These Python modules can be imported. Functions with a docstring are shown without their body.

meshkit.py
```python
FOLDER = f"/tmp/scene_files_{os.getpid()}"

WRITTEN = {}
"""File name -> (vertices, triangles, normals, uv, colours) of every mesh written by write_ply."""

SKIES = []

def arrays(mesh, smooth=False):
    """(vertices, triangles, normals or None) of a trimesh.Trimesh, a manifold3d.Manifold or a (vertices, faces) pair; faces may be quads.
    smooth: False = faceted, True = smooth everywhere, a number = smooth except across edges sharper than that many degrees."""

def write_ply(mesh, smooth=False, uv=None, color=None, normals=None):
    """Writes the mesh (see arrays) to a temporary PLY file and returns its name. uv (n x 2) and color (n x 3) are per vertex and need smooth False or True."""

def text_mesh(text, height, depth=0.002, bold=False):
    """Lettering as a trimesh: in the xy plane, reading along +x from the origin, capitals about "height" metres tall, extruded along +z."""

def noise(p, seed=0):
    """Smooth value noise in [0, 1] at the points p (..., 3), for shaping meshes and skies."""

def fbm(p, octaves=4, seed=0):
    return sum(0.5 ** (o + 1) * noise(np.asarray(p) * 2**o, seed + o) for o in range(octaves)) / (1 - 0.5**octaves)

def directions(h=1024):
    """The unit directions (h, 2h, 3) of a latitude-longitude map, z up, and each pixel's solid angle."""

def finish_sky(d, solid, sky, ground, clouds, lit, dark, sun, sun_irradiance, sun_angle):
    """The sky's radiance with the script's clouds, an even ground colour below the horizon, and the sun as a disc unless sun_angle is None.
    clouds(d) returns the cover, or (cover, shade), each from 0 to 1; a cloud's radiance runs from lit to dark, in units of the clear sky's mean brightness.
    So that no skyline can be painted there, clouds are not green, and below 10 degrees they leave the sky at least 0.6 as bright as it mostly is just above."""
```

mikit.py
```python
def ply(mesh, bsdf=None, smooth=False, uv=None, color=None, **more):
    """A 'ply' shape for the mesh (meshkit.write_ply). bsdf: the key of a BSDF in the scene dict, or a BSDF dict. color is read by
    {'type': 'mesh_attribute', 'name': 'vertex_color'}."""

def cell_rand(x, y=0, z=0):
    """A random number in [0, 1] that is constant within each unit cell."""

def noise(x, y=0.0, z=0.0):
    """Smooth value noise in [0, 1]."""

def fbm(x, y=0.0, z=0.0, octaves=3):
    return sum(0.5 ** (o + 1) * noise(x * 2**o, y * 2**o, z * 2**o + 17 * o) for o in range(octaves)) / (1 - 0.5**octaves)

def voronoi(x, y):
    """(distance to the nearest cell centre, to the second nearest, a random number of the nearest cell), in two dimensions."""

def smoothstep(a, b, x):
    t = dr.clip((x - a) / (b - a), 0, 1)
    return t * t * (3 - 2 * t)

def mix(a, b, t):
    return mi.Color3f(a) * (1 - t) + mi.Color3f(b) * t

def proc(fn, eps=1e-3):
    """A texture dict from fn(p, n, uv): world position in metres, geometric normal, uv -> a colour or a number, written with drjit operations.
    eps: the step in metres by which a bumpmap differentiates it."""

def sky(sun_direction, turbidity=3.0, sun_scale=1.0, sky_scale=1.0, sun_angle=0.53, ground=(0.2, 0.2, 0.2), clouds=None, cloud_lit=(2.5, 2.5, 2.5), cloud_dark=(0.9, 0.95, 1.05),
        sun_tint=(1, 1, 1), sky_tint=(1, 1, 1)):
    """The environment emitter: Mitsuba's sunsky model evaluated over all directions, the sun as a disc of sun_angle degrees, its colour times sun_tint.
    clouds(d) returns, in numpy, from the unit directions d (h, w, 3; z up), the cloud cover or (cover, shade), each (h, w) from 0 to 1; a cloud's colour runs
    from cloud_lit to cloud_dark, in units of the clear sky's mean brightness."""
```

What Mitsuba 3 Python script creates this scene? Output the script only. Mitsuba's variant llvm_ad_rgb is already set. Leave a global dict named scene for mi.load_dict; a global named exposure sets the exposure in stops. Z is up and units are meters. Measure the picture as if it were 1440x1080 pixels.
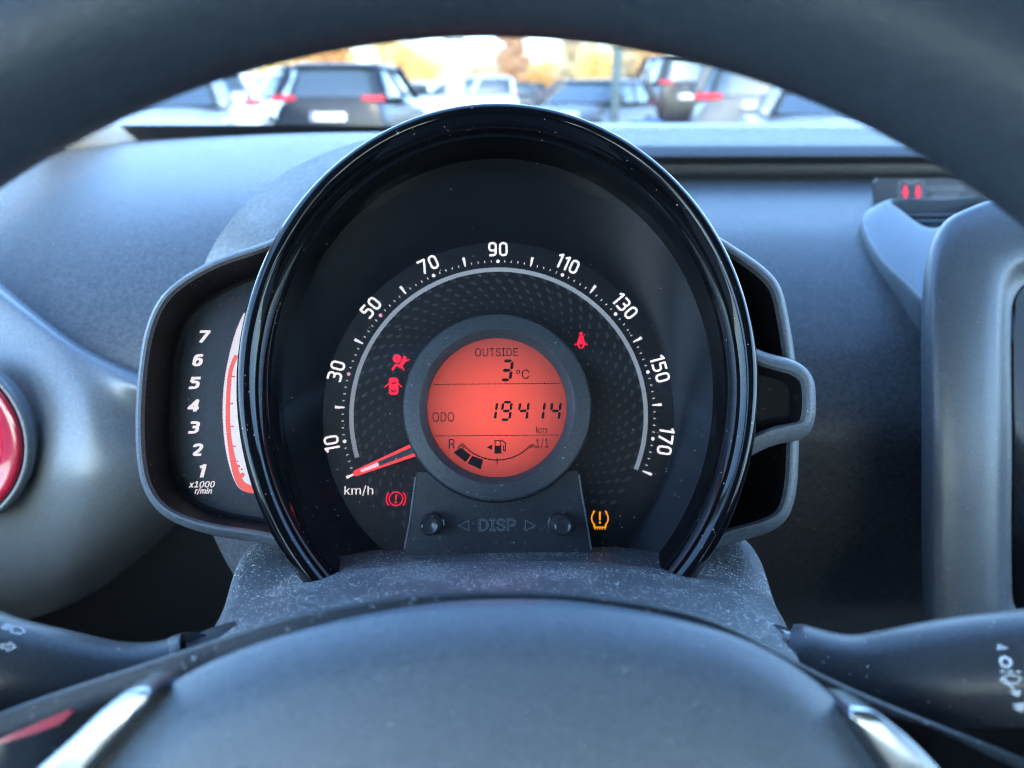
import math, random
import numpy as np, trimesh, mitsuba as mi, drjit as dr
import mikit, meshkit
from mikit import proc, noise, fbm, voronoi, cell_rand, smoothstep, mix
from scipy.interpolate import splprep, splev, CubicSpline
from shapely.geometry import Polygon, LineString, Point, box, MultiPolygon
from shapely.ops import unary_union
from shapely import affinity

# ------------------------------------------------------------------ camera, sky, exposure
F = 1088.0                                   # focal length in pixels of the 1440 x 1080 photograph
YAW, PITCH = math.radians(1.16), math.radians(-20.88)
CAM = np.array([0.0, 0.0, 1.15])
FWD = np.array([math.sin(YAW) * math.cos(PITCH), math.cos(YAW) * math.cos(PITCH), math.sin(PITCH)])
RIGHT = np.array([math.cos(YAW), -math.sin(YAW), 0.0])
UP = np.cross(RIGHT, FWD)
exposure = 5.7
EM = 2.0 ** (2.6 - exposure)                 # lamps are set for an exposure of 2.6 stops
T = mi.ScalarTransform4f
scene, labels = {}, {}
scene['camera'] = dict(type='thinlens', fov=math.degrees(2 * math.atan(720 / F)), aperture_radius=0.0014, focus_distance=0.285,
                       near_clip=0.01, far_clip=2000.0,
                       to_world=T().look_at(origin=CAM.tolist(), target=(CAM + FWD).tolist(), up=[0, 0, 1]))
scene['sky'] = mikit.sky((0.05, -1.0, 0.42), turbidity=3.0, sun_scale=0.05, sky_tint=(0.87, 1.0, 1.17))


def at(px, py, depth):
    """The point of the car that lies at this depth (metres along the view) where the photograph shows it."""
    px, py, depth = np.broadcast_arrays(np.asarray(px, float), np.asarray(py, float), np.asarray(depth, float))
    return CAM + depth[..., None] * (FWD + ((px - 720) / F)[..., None] * RIGHT - ((py - 540) / F)[..., None] * UP)


class Frame:
    """A plane of the car: origin, right (u), up (v) and towards the driver (w)."""
    def __init__(self, origin, tilt, turn=0.0):
        self.o = np.asarray(origin, float)
        c, s = math.cos(turn), math.sin(turn)
        self.u = np.array([c, s, 0.0])
        back = np.array([s, -c, 0.0])
        self.w = back * math.cos(tilt) + np.array([0, 0, 1.0]) * math.sin(tilt)
        self.v = np.cross(self.w, self.u)

    def p(self, u, v, w=0.0):
        u, v, w = np.broadcast_arrays(np.asarray(u, float), np.asarray(v, float), np.asarray(w, float))
        return self.o + u[..., None] * self.u + v[..., None] * self.v + w[..., None] * self.w

    def cl(self, px, py, w=0.0):
        """(u, v) on the plane at height w."""
        d = at(px, py, 1.0) - CAM
        o = self.o + w * self.w
        t = ((o - CAM) @ self.w) / (d @ self.w)
        q = CAM + t[..., None] * d - o
        return np.stack([q @ self.u, q @ self.v], -1)

    def mesh(self, m, w=0.0):
        v = np.asarray(m.vertices)
        return trimesh.Trimesh(self.p(v[:, 0], v[:, 1], v[:, 2] + w), m.faces, process=False)


# ------------------------------------------------------------------ entries
def key_of(name, parent=None):
    base = (parent + '__' + name) if parent else name
    k, n = base, 0
    taken = lambda q: q in scene or q in labels or any(x.startswith(q + '__') for x in scene)
    while taken(k):
        n += 1
        k = f'{base}_{n:03d}'
    return k


def thing(name, label, cat, group=None):
    k = key_of(name)
    labels[k] = {'label': label, 'category': cat}
    if group:
        labels[k]['group'] = group
    return k


def obj(name, mesh, bsdf, parent=None, smooth=False, label=None, emit=None, stuff=False, **kw):
    k = key_of(name, parent)
    if isinstance(mesh, (list, tuple)) and not isinstance(mesh[0], np.ndarray):
        mesh = trimesh.util.concatenate(list(mesh))
    if emit is not None:
        kw['emitter'] = {'type': 'area', 'radiance': {'type': 'rgb', 'value': [EM * q for q in emit]}}
    scene[k] = mikit.ply(mesh, bsdf, smooth=smooth, **kw)
    if label or stuff:
        labels[k] = {}
        if label:
            labels[k]['label'] = label
        if stuff:
            labels[k]['kind'] = 'stuff'
    return k


def struct(name, mesh, bsdf, label=None, smooth=False):
    k = obj(name, mesh, bsdf, smooth=smooth)
    labels[k] = {'kind': 'structure'}
    if label:
        labels[k]['label'] = label
    return k


# ------------------------------------------------------------------ mesh helpers
def curve(pts, n=160, closed=True, s=0.0):
    pts = np.asarray(pts, float)
    if closed:
        pts = np.vstack([pts, pts[:1]])
    tck, _ = splprep(pts.T, s=s, per=closed, k=3)
    t = np.linspace(0, 1, n, endpoint=not closed)
    return np.array(splev(t, tck)).T


def ccw(c):
    a = np.sum(c[:, 0] * np.roll(c[:, 1], -1) - np.roll(c[:, 0], -1) * c[:, 1])
    return c if a > 0 else c[::-1]


def inset_ring(c, d):
    """The counter-clockwise ring moved inwards by d."""
    t = np.roll(c, -1, 0) - np.roll(c, 1, 0)
    t /= np.linalg.norm(t, axis=1, keepdims=True) + 1e-12
    return c + d * np.stack([-t[:, 1], t[:, 0]], 1)


def outside(m, r=0.0851):
    """Drops what would lie inside the round bezel."""
    d = np.asarray(m.vertices) - CF.o
    u, v = d @ CF.u, d @ CF.v - VC
    inn = np.hypot(u, np.where(v < 0, v / LOW, v / HIGH)) < r
    return trimesh.Trimesh(m.vertices, m.faces[~inn[m.faces].all(1)], process=False)


def grid_faces(n, m, wrap=False):
    i, j = np.meshgrid(np.arange(n - 1), np.arange(m if wrap else m - 1), indexing='ij')
    a, b = i * m + j, i * m + (j + 1) % m
    return np.stack([a, b, b + m, a + m], -1).reshape(-1, 4)


def quads(v, f):
    f = np.asarray(f)
    return trimesh.Trimesh(v, np.vstack([f[:, [0, 1, 2]], f[:, [0, 2, 3]]]), process=False)


def ring_loft(frame, c, profile, cap=None):
    """A closed outline c swept through (inset, w) rings; cap: w of a centre point that closes the last ring."""
    c = ccw(c)
    rings = [np.c_[inset_ring(c, d), np.full(len(c), w)] for d, w in profile]
    v = np.vstack(rings)
    f = grid_faces(len(rings), len(c), True)
    tri = np.vstack([f[:, [0, 1, 2]], f[:, [0, 2, 3]]])
    if cap is not None:
        k, n = len(v), len(c)
        last = (len(rings) - 1) * n
        v = np.vstack([v, [*rings[-1][:, :2].mean(0), cap]])
        tri = np.vstack([tri, np.stack([last + np.arange(n), last + (np.arange(n) + 1) % n, np.full(n, k)], 1)])
    return trimesh.Trimesh(frame.p(v[:, 0], v[:, 1], v[:, 2]), tri, process=False)


def scale_loft(frame, c, rings, centre=None):
    """A pillow: the outline scaled about its centre by s at height w for (s, w) in rings, closed at the end."""
    c = ccw(c)
    m = c.mean(0) if centre is None else np.asarray(centre)
    v = np.vstack([np.c_[m + s * (c - m), np.full(len(c), w)] for s, w in rings])
    f = grid_faces(len(rings), len(c), True)
    tri = np.vstack([f[:, [0, 1, 2]], f[:, [0, 2, 3]]])
    k, n = len(v), len(c)
    v = np.vstack([v, [*m, rings[-1][1]]])
    last = (len(rings) - 1) * n
    tri = np.vstack([tri, np.stack([last + np.arange(n), last + (np.arange(n) + 1) % n, np.full(n, k)], 1)])
    return trimesh.Trimesh(frame.p(v[:, 0], v[:, 1], v[:, 2]), tri, process=False)


def spline_grid(ctrl, n=60, m=80):
    """A smooth sheet through a grid of control points (rows, columns, 3)."""
    ctrl = np.asarray(ctrl, float)
    r, c = ctrl.shape[:2]
    a = CubicSpline(np.arange(r), ctrl, axis=0, bc_type='natural')(np.linspace(0, r - 1, n))
    a = CubicSpline(np.arange(c), a, axis=1, bc_type='natural')(np.linspace(0, c - 1, m))
    return quads(a.reshape(-1, 3), grid_faces(n, m))


def ext(shape, h):
    """A flat shape (shapely) as a plate of height h."""
    out = []
    for g in getattr(shape, 'geoms', [shape]):
        if g.area > 1e-12:
            out.append(trimesh.creation.extrude_polygon(g, h, engine='earcut'))
    return trimesh.util.concatenate(out)


def plate(frame, shape, h, w):
    return frame.mesh(ext(shape, h), w)


def text(s, height, depth=0.0003, bold=False, squeeze=1.0, slant=0.0):
    m = meshkit.text_mesh(s, height, depth, bold)
    v = np.array(m.vertices)
    v[:, 0] = v[:, 0] * squeeze + v[:, 1] * slant
    lo, hi = v.min(0), v.max(0)
    v[:, :2] -= (lo[:2] + hi[:2]) / 2
    return trimesh.Trimesh(v, m.faces, process=False)


def placed(m, x, y, rot=0.0):
    v = np.array(m.vertices)
    c, s = math.cos(rot), math.sin(rot)
    v[:, 0], v[:, 1] = x + c * v[:, 0] - s * v[:, 1], y + s * v[:, 0] + c * v[:, 1]
    return trimesh.Trimesh(v, m.faces, process=False)


def tube(points, radius, sides=16, caps=True):
    p = np.asarray(points, float)
    r = np.broadcast_to(np.asarray(radius, float), (len(p),))
    t = np.gradient(p, axis=0)
    t /= np.linalg.norm(t, axis=1, keepdims=True)
    a = np.cross(t, [0, 0, 1.0])
    bad = np.linalg.norm(a, axis=1) < 0.05
    a[bad] = np.cross(t[bad], [1.0, 0, 0])
    a /= np.linalg.norm(a, axis=1, keepdims=True)
    b = np.cross(t, a)
    ang = np.linspace(0, 2 * math.pi, sides, endpoint=False)
    v = p[:, None] + r[:, None, None] * (np.cos(ang)[None, :, None] * a[:, None] + np.sin(ang)[None, :, None] * b[:, None])
    f = grid_faces(len(p), sides, True)
    tri = np.vstack([f[:, [0, 1, 2]], f[:, [0, 2, 3]]])
    v = v.reshape(-1, 3)
    if caps:
        k = len(v)
        v = np.vstack([v, p[0], p[-1]])
        i = np.arange(sides)
        tri = np.vstack([tri, np.stack([i, i * 0 + k, (i + 1) % sides], 1), np.stack([i + (len(p) - 1) * sides, (i + 1) % sides + (len(p) - 1) * sides, i * 0 + k + 1], 1)])
    return trimesh.Trimesh(v, tri, process=False)


def bevel_box(sx, sy, sz, r=0.004):
    """A box with chamfered edges, centred."""
    pts = []
    for x in (-1, 1):
        for y in (-1, 1):
            for z in (-1, 1):
                for k in range(3):
                    q = np.array([x * (sx / 2 - r), y * (sy / 2 - r), z * (sz / 2 - r)])
                    q[k] += (x, y, z)[k] * r
                    pts.append(q)
    return trimesh.convex.convex_hull(np.array(pts))


# ------------------------------------------------------------------ materials
def specks(p, size, amount, radius):
    """1 inside small grains of dust scattered over a surface, else 0."""
    x, y, z = p.x / size, p.y / size, p.z / size
    cx, cy, cz = dr.floor(x), dr.floor(y), dr.floor(z)
    h = cell_rand(cx, cy, cz)
    d = dr.sqrt(dr.square(x - cx - 0.3 - 0.4 * cell_rand(cx, cz, cy)) + dr.square(y - cy - 0.3 - 0.4 * cell_rand(cy, cx, cz)) + dr.square(z - cz - 0.3 - 0.4 * cell_rand(cz, cy, cx)))
    return dr.select((h < amount) & (d < radius * (0.35 + 0.65 * cell_rand(cy, cz, cx + 5))), mi.Float(1), mi.Float(0))


def grain(p, n, uv):
    s = 1 / 0.0011
    a = noise(p.x * s, p.y * s, p.z * s)
    b = noise(p.x * s * 2.3 + 9, p.y * s * 2.3, p.z * s * 2.3)
    return smoothstep(0.25, 0.75, a) * 0.7 + b * 0.3


def wide_grain(p, n, uv):
    s = 1 / 0.0016
    a = noise(p.x * s, p.y * s, p.z * s)
    b = noise(p.x * s * 2.3 + 9, p.y * s * 2.3, p.z * s * 2.3)
    return smoothstep(0.25, 0.75, a) * 0.7 + b * 0.3


def fine_grain(p, n, uv):
    s = 1 / 0.0005
    return noise(p.x * s, p.y * s, p.z * s)


def dusty(base, dust, amount, size=0.0011, radius=0.33, film=0.0, mott=1500.0, deep=0.4):
    base, dust = mi.Color3f(base), mi.Color3f(dust)

    def fn(p, n, uv):
        up = dr.clip(n.z * 0.5 + 0.6, 0, 1)
        patch = smoothstep(0.3, 0.75, fbm(p.x * 45, p.y * 45, p.z * 45))
        s = specks(p, size * 0.62, amount * (0.15 + 1.3 * patch * patch), radius)
        s2 = specks(p + 0.37, size * 1.5, amount * 0.22 * patch, radius * 0.75)
        c = mix(base, dust, film * patch * up) * (1 - deep / 2 + deep * noise(p.x * mott, p.y * mott, p.z * mott))
        return mix(c, dust, dr.maximum(s, s2))
    return proc(fn)


def rgb(*c):
    return {'type': 'rgb', 'value': list(c)}


def pbr(color, rough, spec=0.5, **kw):
    return {'type': 'principled', 'base_color': color if isinstance(color, dict) else rgb(*color), 'roughness': rough, 'specular': spec, **kw}


def two(b):
    return {'type': 'twosided', 'bsdf': b}


def bump(b, fn, scale, eps=3e-4):
    return {'type': 'bumpmap', 'bump': proc(fn, eps), 'scale': scale, 'bsdf': two(b)}


M = {
    'dash_plastic': bump(pbr(dusty((0.060, 0.063, 0.067), (0.35, 0.35, 0.35), 0.03, mott=680.0, deep=0.8), 0.43), wide_grain, 0.00018, 4e-4),
    'shelf_plastic': two(pbr((0.04, 0.042, 0.045), 0.5)),
    'trim_plastic': bump(pbr(dusty((0.16, 0.175, 0.185), (0.4, 0.4, 0.4), 0.015), 0.38, 0.6, metallic=0.25), fine_grain, 0.00002),
    'stack_plastic': bump(pbr(dusty((0.085, 0.098, 0.112), (0.4, 0.4, 0.4), 0.03), 0.36, 0.6, metallic=0.2), fine_grain, 0.00002),
    'shroud_plastic': bump(pbr(dusty((0.10, 0.104, 0.11), (0.9, 0.88, 0.84), 0.75, 0.0013, 0.42, 0.12), 0.42), grain, 0.00036),
    'pod_plastic': bump(pbr(dusty((0.115, 0.125, 0.135), (0.5, 0.5, 0.48), 0.05), 0.42), fine_grain, 0.00005),
    'pod_inside': two(pbr(dusty((0.010, 0.010, 0.012), (0.35, 0.34, 0.33), 0.03), 0.5, 0.3)),
    'gloss_black': two(pbr(dusty((0.004, 0.004, 0.005), (0.5, 0.5, 0.47), 0.04, 0.0010, 0.34), 0.05, 0.45)),
    'wall_black': two(pbr((0.006, 0.006, 0.007), 0.25, 0.4)),
    'satin_black': bump(pbr(dusty((0.030, 0.034, 0.038), (0.4, 0.4, 0.38), 0.03), 0.38), fine_grain, 0.00003),
    'ring_plastic': bump(pbr(dusty((0.036, 0.042, 0.048), (0.4, 0.4, 0.38), 0.02), 0.45), fine_grain, 0.00003),
    'knob_plastic': two(pbr((0.03, 0.032, 0.034), 0.18, 0.6)),
    'leather': bump(pbr(dusty((0.044, 0.054, 0.066), (0.1, 0.1, 0.1), 0.03, 0.002), 0.45, 0.5), grain, 0.00009),
    'pad_plastic': bump(pbr(dusty((0.095, 0.116, 0.138), (0.3, 0.3, 0.3), 0.03, 0.0014, mott=1500.0, deep=0.35), 0.42), fine_grain, 0.00007),
    'shell_plastic': bump(pbr(dusty((0.03, 0.033, 0.036), (0.55, 0.53, 0.5), 0.10, 0.0012, 0.36), 0.5), grain, 0.00009),
    'stalk_plastic': bump(pbr(dusty((0.045, 0.048, 0.052), (0.6, 0.6, 0.57), 0.05, 0.0012, 0.34), 0.36), fine_grain, 0.00002),
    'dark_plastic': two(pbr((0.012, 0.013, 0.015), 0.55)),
    'chrome': two(pbr((0.42, 0.45, 0.48), 0.26, metallic=1.0)),
    'red_gloss': two(pbr((0.42, 0.008, 0.03), 0.08, 0.6, clearcoat=1.0, clearcoat_gloss=0.96)),
    'white_print': two(pbr((0.75, 0.76, 0.76), 0.5)),
    'grey_print': two(pbr((0.22, 0.22, 0.22), 0.5)),
    'emboss': two(pbr((0.16, 0.17, 0.18), 0.3, 0.6)),
    'lcd_ink': two(pbr((0.010, 0.004, 0.006), 0.6, 0.2)),
    'lamp_white': two(pbr((0.4, 0.4, 0.4), 0.6)),
    'lamp_red': two(pbr((0.15, 0.01, 0.02), 0.6)),
    'lens': {'type': 'thindielectric', 'int_ior': 1.32},
    'pane': {'type': 'thindielectric', 'int_ior': 1.5},
    'screen_glass': two(pbr((0.004, 0.004, 0.005), 0.06, 0.2)),
    'frit': two(pbr((0.012, 0.013, 0.015), 0.4)),
    'pillar_trim': two(pbr((0.42, 0.42, 0.40), 0.7, 0.3)),
    'roof_cloth': two(pbr((0.44, 0.48, 0.53), 0.95, 0.1)),
    'seat_cloth': two(pbr((0.04, 0.04, 0.043), 0.95, 0.1)),
}
for k_, b_ in M.items():
    scene[k_] = b_

# ------------------------------------------------------------------ the place outside
G = 0.0


def asphalt_fn(p, n, uv):
    return mix((0.055, 0.055, 0.058), (0.085, 0.084, 0.082), fbm(p.x * 0.8, p.y * 0.8, 0.0)) * (0.8 + 0.4 * noise(p.x * 60, p.y * 60))


scene['asphalt'] = two(pbr(proc(asphalt_fn), 0.9, 0.2))
scene['line_paint'] = two(pbr((0.7, 0.7, 0.68), 0.7, 0.2))
struct('car_park_ground', trimesh.Trimesh([[-600, -300, 0], [600, -300, 0], [600, 1200, 0], [-600, 1200, 0]], [[0, 1, 2], [0, 2, 3]], process=False), 'asphalt')
struct('bay_markings', [placed(ext(box(-0.05, 0, 0.05, 5.0), 0.001), x, y) .apply_translation([0, 0, 0.004]) for x in np.arange(-18, 19, 2.6) for y in (5.5, 16.0)], 'line_paint')


def ground_at(px, d):
    """x of what stands d metres ahead of the camera where the photograph shows it at px."""
    return d * math.tan(YAW + math.atan((px - 720) / F * 0.934))


def car_paint(name, color, metal=0.3, coat=1.0):
    scene[name] = two(pbr(color, 0.28, 0.5 * coat, metallic=metal, clearcoat=coat, clearcoat_gloss=0.95))
    return name


car_paint('paint_dark_blue', (0.010, 0.014, 0.022), 0.0, 0.35)
car_paint('paint_white', (0.72, 0.74, 0.76), 0.0)
car_paint('paint_silver', (0.42, 0.45, 0.48), 0.6)
car_paint('paint_pale_blue', (0.45, 0.55, 0.62), 0.2)
car_paint('paint_grey', (0.07, 0.075, 0.08), 0.2, 0.6)
car_paint('paint_black', (0.008, 0.009, 0.012), 0.0, 0.35)
car_paint('paint_cream', (0.78, 0.72, 0.60), 0.0)
scene['car_glass'] = two(pbr((0.03, 0.045, 0.055), 0.05, 1.0, clearcoat=1.0))
scene['tyre'] = two(pbr((0.015, 0.015, 0.015), 0.8))
scene['rim_metal'] = two(pbr((0.55, 0.56, 0.58), 0.25, metallic=1.0))
scene['tail_red'] = two(pbr((0.50, 0.012, 0.02), 0.15, 0.6, clearcoat=1.0))
scene['head_clear'] = two(pbr((0.75, 0.77, 0.8), 0.08, 0.8, metallic=0.6))
scene['plate_white'] = two(pbr((0.78, 0.78, 0.74), 0.5))
scene['plate_blue'] = two(pbr((0.03, 0.10, 0.5), 0.5))


def loft_sections(secs):
    """secs: list of rings (n,3) with the same n; closed at the ends."""
    n = len(secs[0])
    v = np.vstack(secs)
    f = grid_faces(len(secs), n, True)
    tri = np.vstack([f[:, [0, 1, 2]], f[:, [0, 2, 3]]])
    k = len(v)
    v = np.vstack([v, secs[0].mean(0), secs[-1].mean(0)])
    i = np.arange(n)
    tri = np.vstack([tri, np.stack([i, i * 0 + k, (i + 1) % n], 1), np.stack([i + (len(secs) - 1) * n, (i + 1) % n + (len(secs) - 1) * n, i * 0 + k + 1], 1)])
    return trimesh.Trimesh(v, tri, process=False)


def sect(y, hw, z0, z1, tuck=0.9, n=28, e=4.0):
    a = np.linspace(0, 2 * math.pi, n, endpoint=False)
    c, s = np.cos(a), np.sin(a)
    x = hw * np.sign(c) * np.abs(c) ** (2 / e)
    z = np.sign(s) * np.abs(s) ** (2 / e)
    x = x * np.where(z > 0, 1 - (1 - tuck) * z, 1 + 0 * z)
    return np.stack([x, np.full(n, y), (z0 + z1) / 2 + z * (z1 - z0) / 2], 1)


def parked_car(label, x, y, turn, paint, kind='hatch', height=1.48, length=4.1, width=1.76, group='cars parked across the car park', cat='car', plate=True):
    """A car whose nose points along +y before it is turned (degrees, counter-clockwise)."""
    t = thing('parked_car', label, cat, group)
    L, W, H = length / 2, width / 2, height
    A = math.radians(turn)
    ca, sa = math.cos(A), math.sin(A)

    def tw(m):
        v = np.asarray(m.vertices)
        return trimesh.Trimesh(np.stack([x + ca * v[:, 0] - sa * v[:, 1], y + sa * v[:, 0] + ca * v[:, 1], v[:, 2]], 1), m.faces, process=False)

    belt = 0.69 * H
    bonnet = 0.63 * H
    rear_z = belt * 1.03
    ys = [-L, -L + 0.05, -L + 0.3, -L * 0.4, 0.15 * L, 0.45 * L, 0.8 * L, L - 0.08, L]
    tops = [0.78 * rear_z, 0.95 * rear_z, rear_z, belt, belt, bonnet * 1.02, bonnet * 0.93, bonnet * 0.80, bonnet * 0.70]
    lows = [0.34, 0.26, 0.2, 0.18, 0.18, 0.18, 0.2, 0.24, 0.32]
    hw = [W * 0.82, W * 0.92, W * 0.98, W, W, W, W * 0.96, W * 0.86, W * 0.74]
    obj('body', tw(loft_sections([sect(*q) for q in zip(ys, hw, lows, tops)])), paint, t, smooth=35)
    # glasshouse: dark glass with a painted roof and pillars
    g0, g1 = (-L + 0.12, 0.36 * L) if kind != 'saloon' else (-L + 0.75, 0.36 * L)
    r0, r1 = (-L + 0.42, -0.02 * L) if kind == 'hatch' else ((-L + 0.22, 0.02 * L) if kind == 'van' else (-L + 1.15, -0.02 * L))

    def house(ga, gb, ra, rb, wb, wt, zb, zt, e=4.5):
        n = 32
        a = np.linspace(0, 2 * math.pi, n, endpoint=False)
        c, s = np.cos(a), np.sin(a)
        sq = lambda q: np.sign(q) * np.abs(q) ** (2 / e)
        secs = []
        for k in np.linspace(0, 1, 7):
            bulge = k + 0.06 * math.sin(math.pi * k)
            y0, y1 = ga + (ra - ga) * k ** 1.15, gb + (rb - gb) * k
            secs.append(np.stack([(wb + (wt - wb) * k ** 1.3) * sq(c), (y0 + y1) / 2 + (y1 - y0) / 2 * sq(s), np.full(n, zb + (zt - zb) * k)], 1))
        return loft_sections(secs)
    obj('windows', tw(house(g0, g1, r0, r1, W * 0.93, W * 0.74, belt - 0.03, H - 0.07)), 'car_glass', t, smooth=40)
    rl = []
    for k, s_ in ((0.0, 1.0), (0.02, 1.03), (0.05, 1.0), (0.075, 0.85), (0.08, 0.5)):
        a = np.linspace(0, 2 * math.pi, 32, endpoint=False)
        sq = lambda q: np.sign(q) * np.abs(q) ** (2 / 6)
        rl.append(np.stack([W * 0.755 * s_ * sq(np.cos(a)), (r0 + r1) / 2 + (r1 - r0 + 0.06) / 2 * s_ * sq(np.sin(a)), np.full(32, H - 0.08 + k)], 1))
    obj('roof', tw(loft_sections(rl)), paint, t, smooth=40)
    for sx in (-1, 1):
        for nm, yb, yt in (('rear_pillar', g0, r0), ('front_pillar', g1, r1), ('middle_pillar', (g0 + g1) / 2 - 0.05, (r0 + r1) / 2)):
            p0 = np.array([sx * W * 0.93 * 0.97, yb * 0.98, belt - 0.03])
            p1 = np.array([sx * W * 0.75 * 0.97, yt, H - 0.06])
            obj(nm, tw(tube(np.linspace(p0, p1, 6), 0.065, 8)), paint, t, smooth=True)
        tl = bevel_box(0.36, 0.10, 0.085, 0.03)
        tl.apply_translation([sx * (W * 0.74), -L + 0.075, belt * 0.97])
        obj('tail_light', tw(tl), 'tail_red', t)
        hl = bevel_box(0.36, 0.16, 0.15, 0.04)
        hl.apply_translation([sx * (W * 0.66), L - 0.13, bonnet * 0.80])
        obj('headlight', tw(hl), 'head_clear', t)
        for yy in (-L * 0.62, L * 0.66):
            w_ = trimesh.creation.cylinder(0.31, 0.2, sections=28)
            w_.apply_transform(trimesh.transformations.rotation_matrix(math.pi / 2, [0, 1, 0]))
            w_.apply_translation([sx * (W - 0.08), yy, 0.31])
            wk = obj('wheel', tw(w_), 'tyre', t, smooth=40)
            h_ = trimesh.creation.cylinder(0.20, 0.02, sections=20)
            h_.apply_transform(trimesh.transformations.rotation_matrix(math.pi / 2, [0, 1, 0]))
            h_.apply_translation([sx * (W + 0.03), yy, 0.31])
            obj('rim', tw(h_), 'rim_metal', wk)
        mm = bevel_box(0.2, 0.1, 0.14, 0.03)
        mm.apply_translation([sx * (W + 0.08), g1 - 0.25, belt + 0.06])
        obj('door_mirror', tw(mm), paint, t)
    if plate:
        for yy in (-L - 0.012, L + 0.012):
            pl = bevel_box(0.52, 0.02, 0.11, 0.004)
            pl.apply_translation([0, yy, belt * 0.73 if yy < 0 else 0.42])
            pk = obj('number_plate', tw(pl), 'plate_white', t)
            st = bevel_box(0.05, 0.024, 0.10, 0.004)
            st.apply_translation([(-0.225 if yy < 0 else 0.225), yy, belt * 0.73 if yy < 0 else 0.42])
            obj('band', tw(st), 'plate_blue', pk)
    return t


D = lambda px, d: (ground_at(px, d), d)
parked_car('dark blue car parked with its tail and number plate towards the windscreen', *D(508, 14.3), -4, 'paint_dark_blue', 'hatch', 1.52, 4.4, 1.80)
parked_car('white hatchback seen from behind beside the dark car at left', *D(268, 13.0), 22, 'paint_white', 'hatch', 1.46)
parked_car('silver car at the far left with its bonnet facing the camera', *D(222, 10.4), 196, 'paint_silver', 'hatch', 1.44)
parked_car('pale blue car glimpsed between the white hatchback and the dark blue car', *D(402, 19.5), 35, 'paint_pale_blue', 'hatch', 1.5)
parked_car('cream van far off behind the white hatchback', *D(402, 32), 90, 'paint_cream', 'van', 2.0, 5.0, 1.9, cat='van')
parked_car('pale van seen side on behind the white post', *D(632, 27), 93, 'paint_pale_blue', 'van', 1.52, 4.4, 1.85, cat='van')
parked_car('small black car far off with two red tail lights above the gauge', *D(742, 40), 0, 'paint_black', 'hatch', 1.40)
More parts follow.
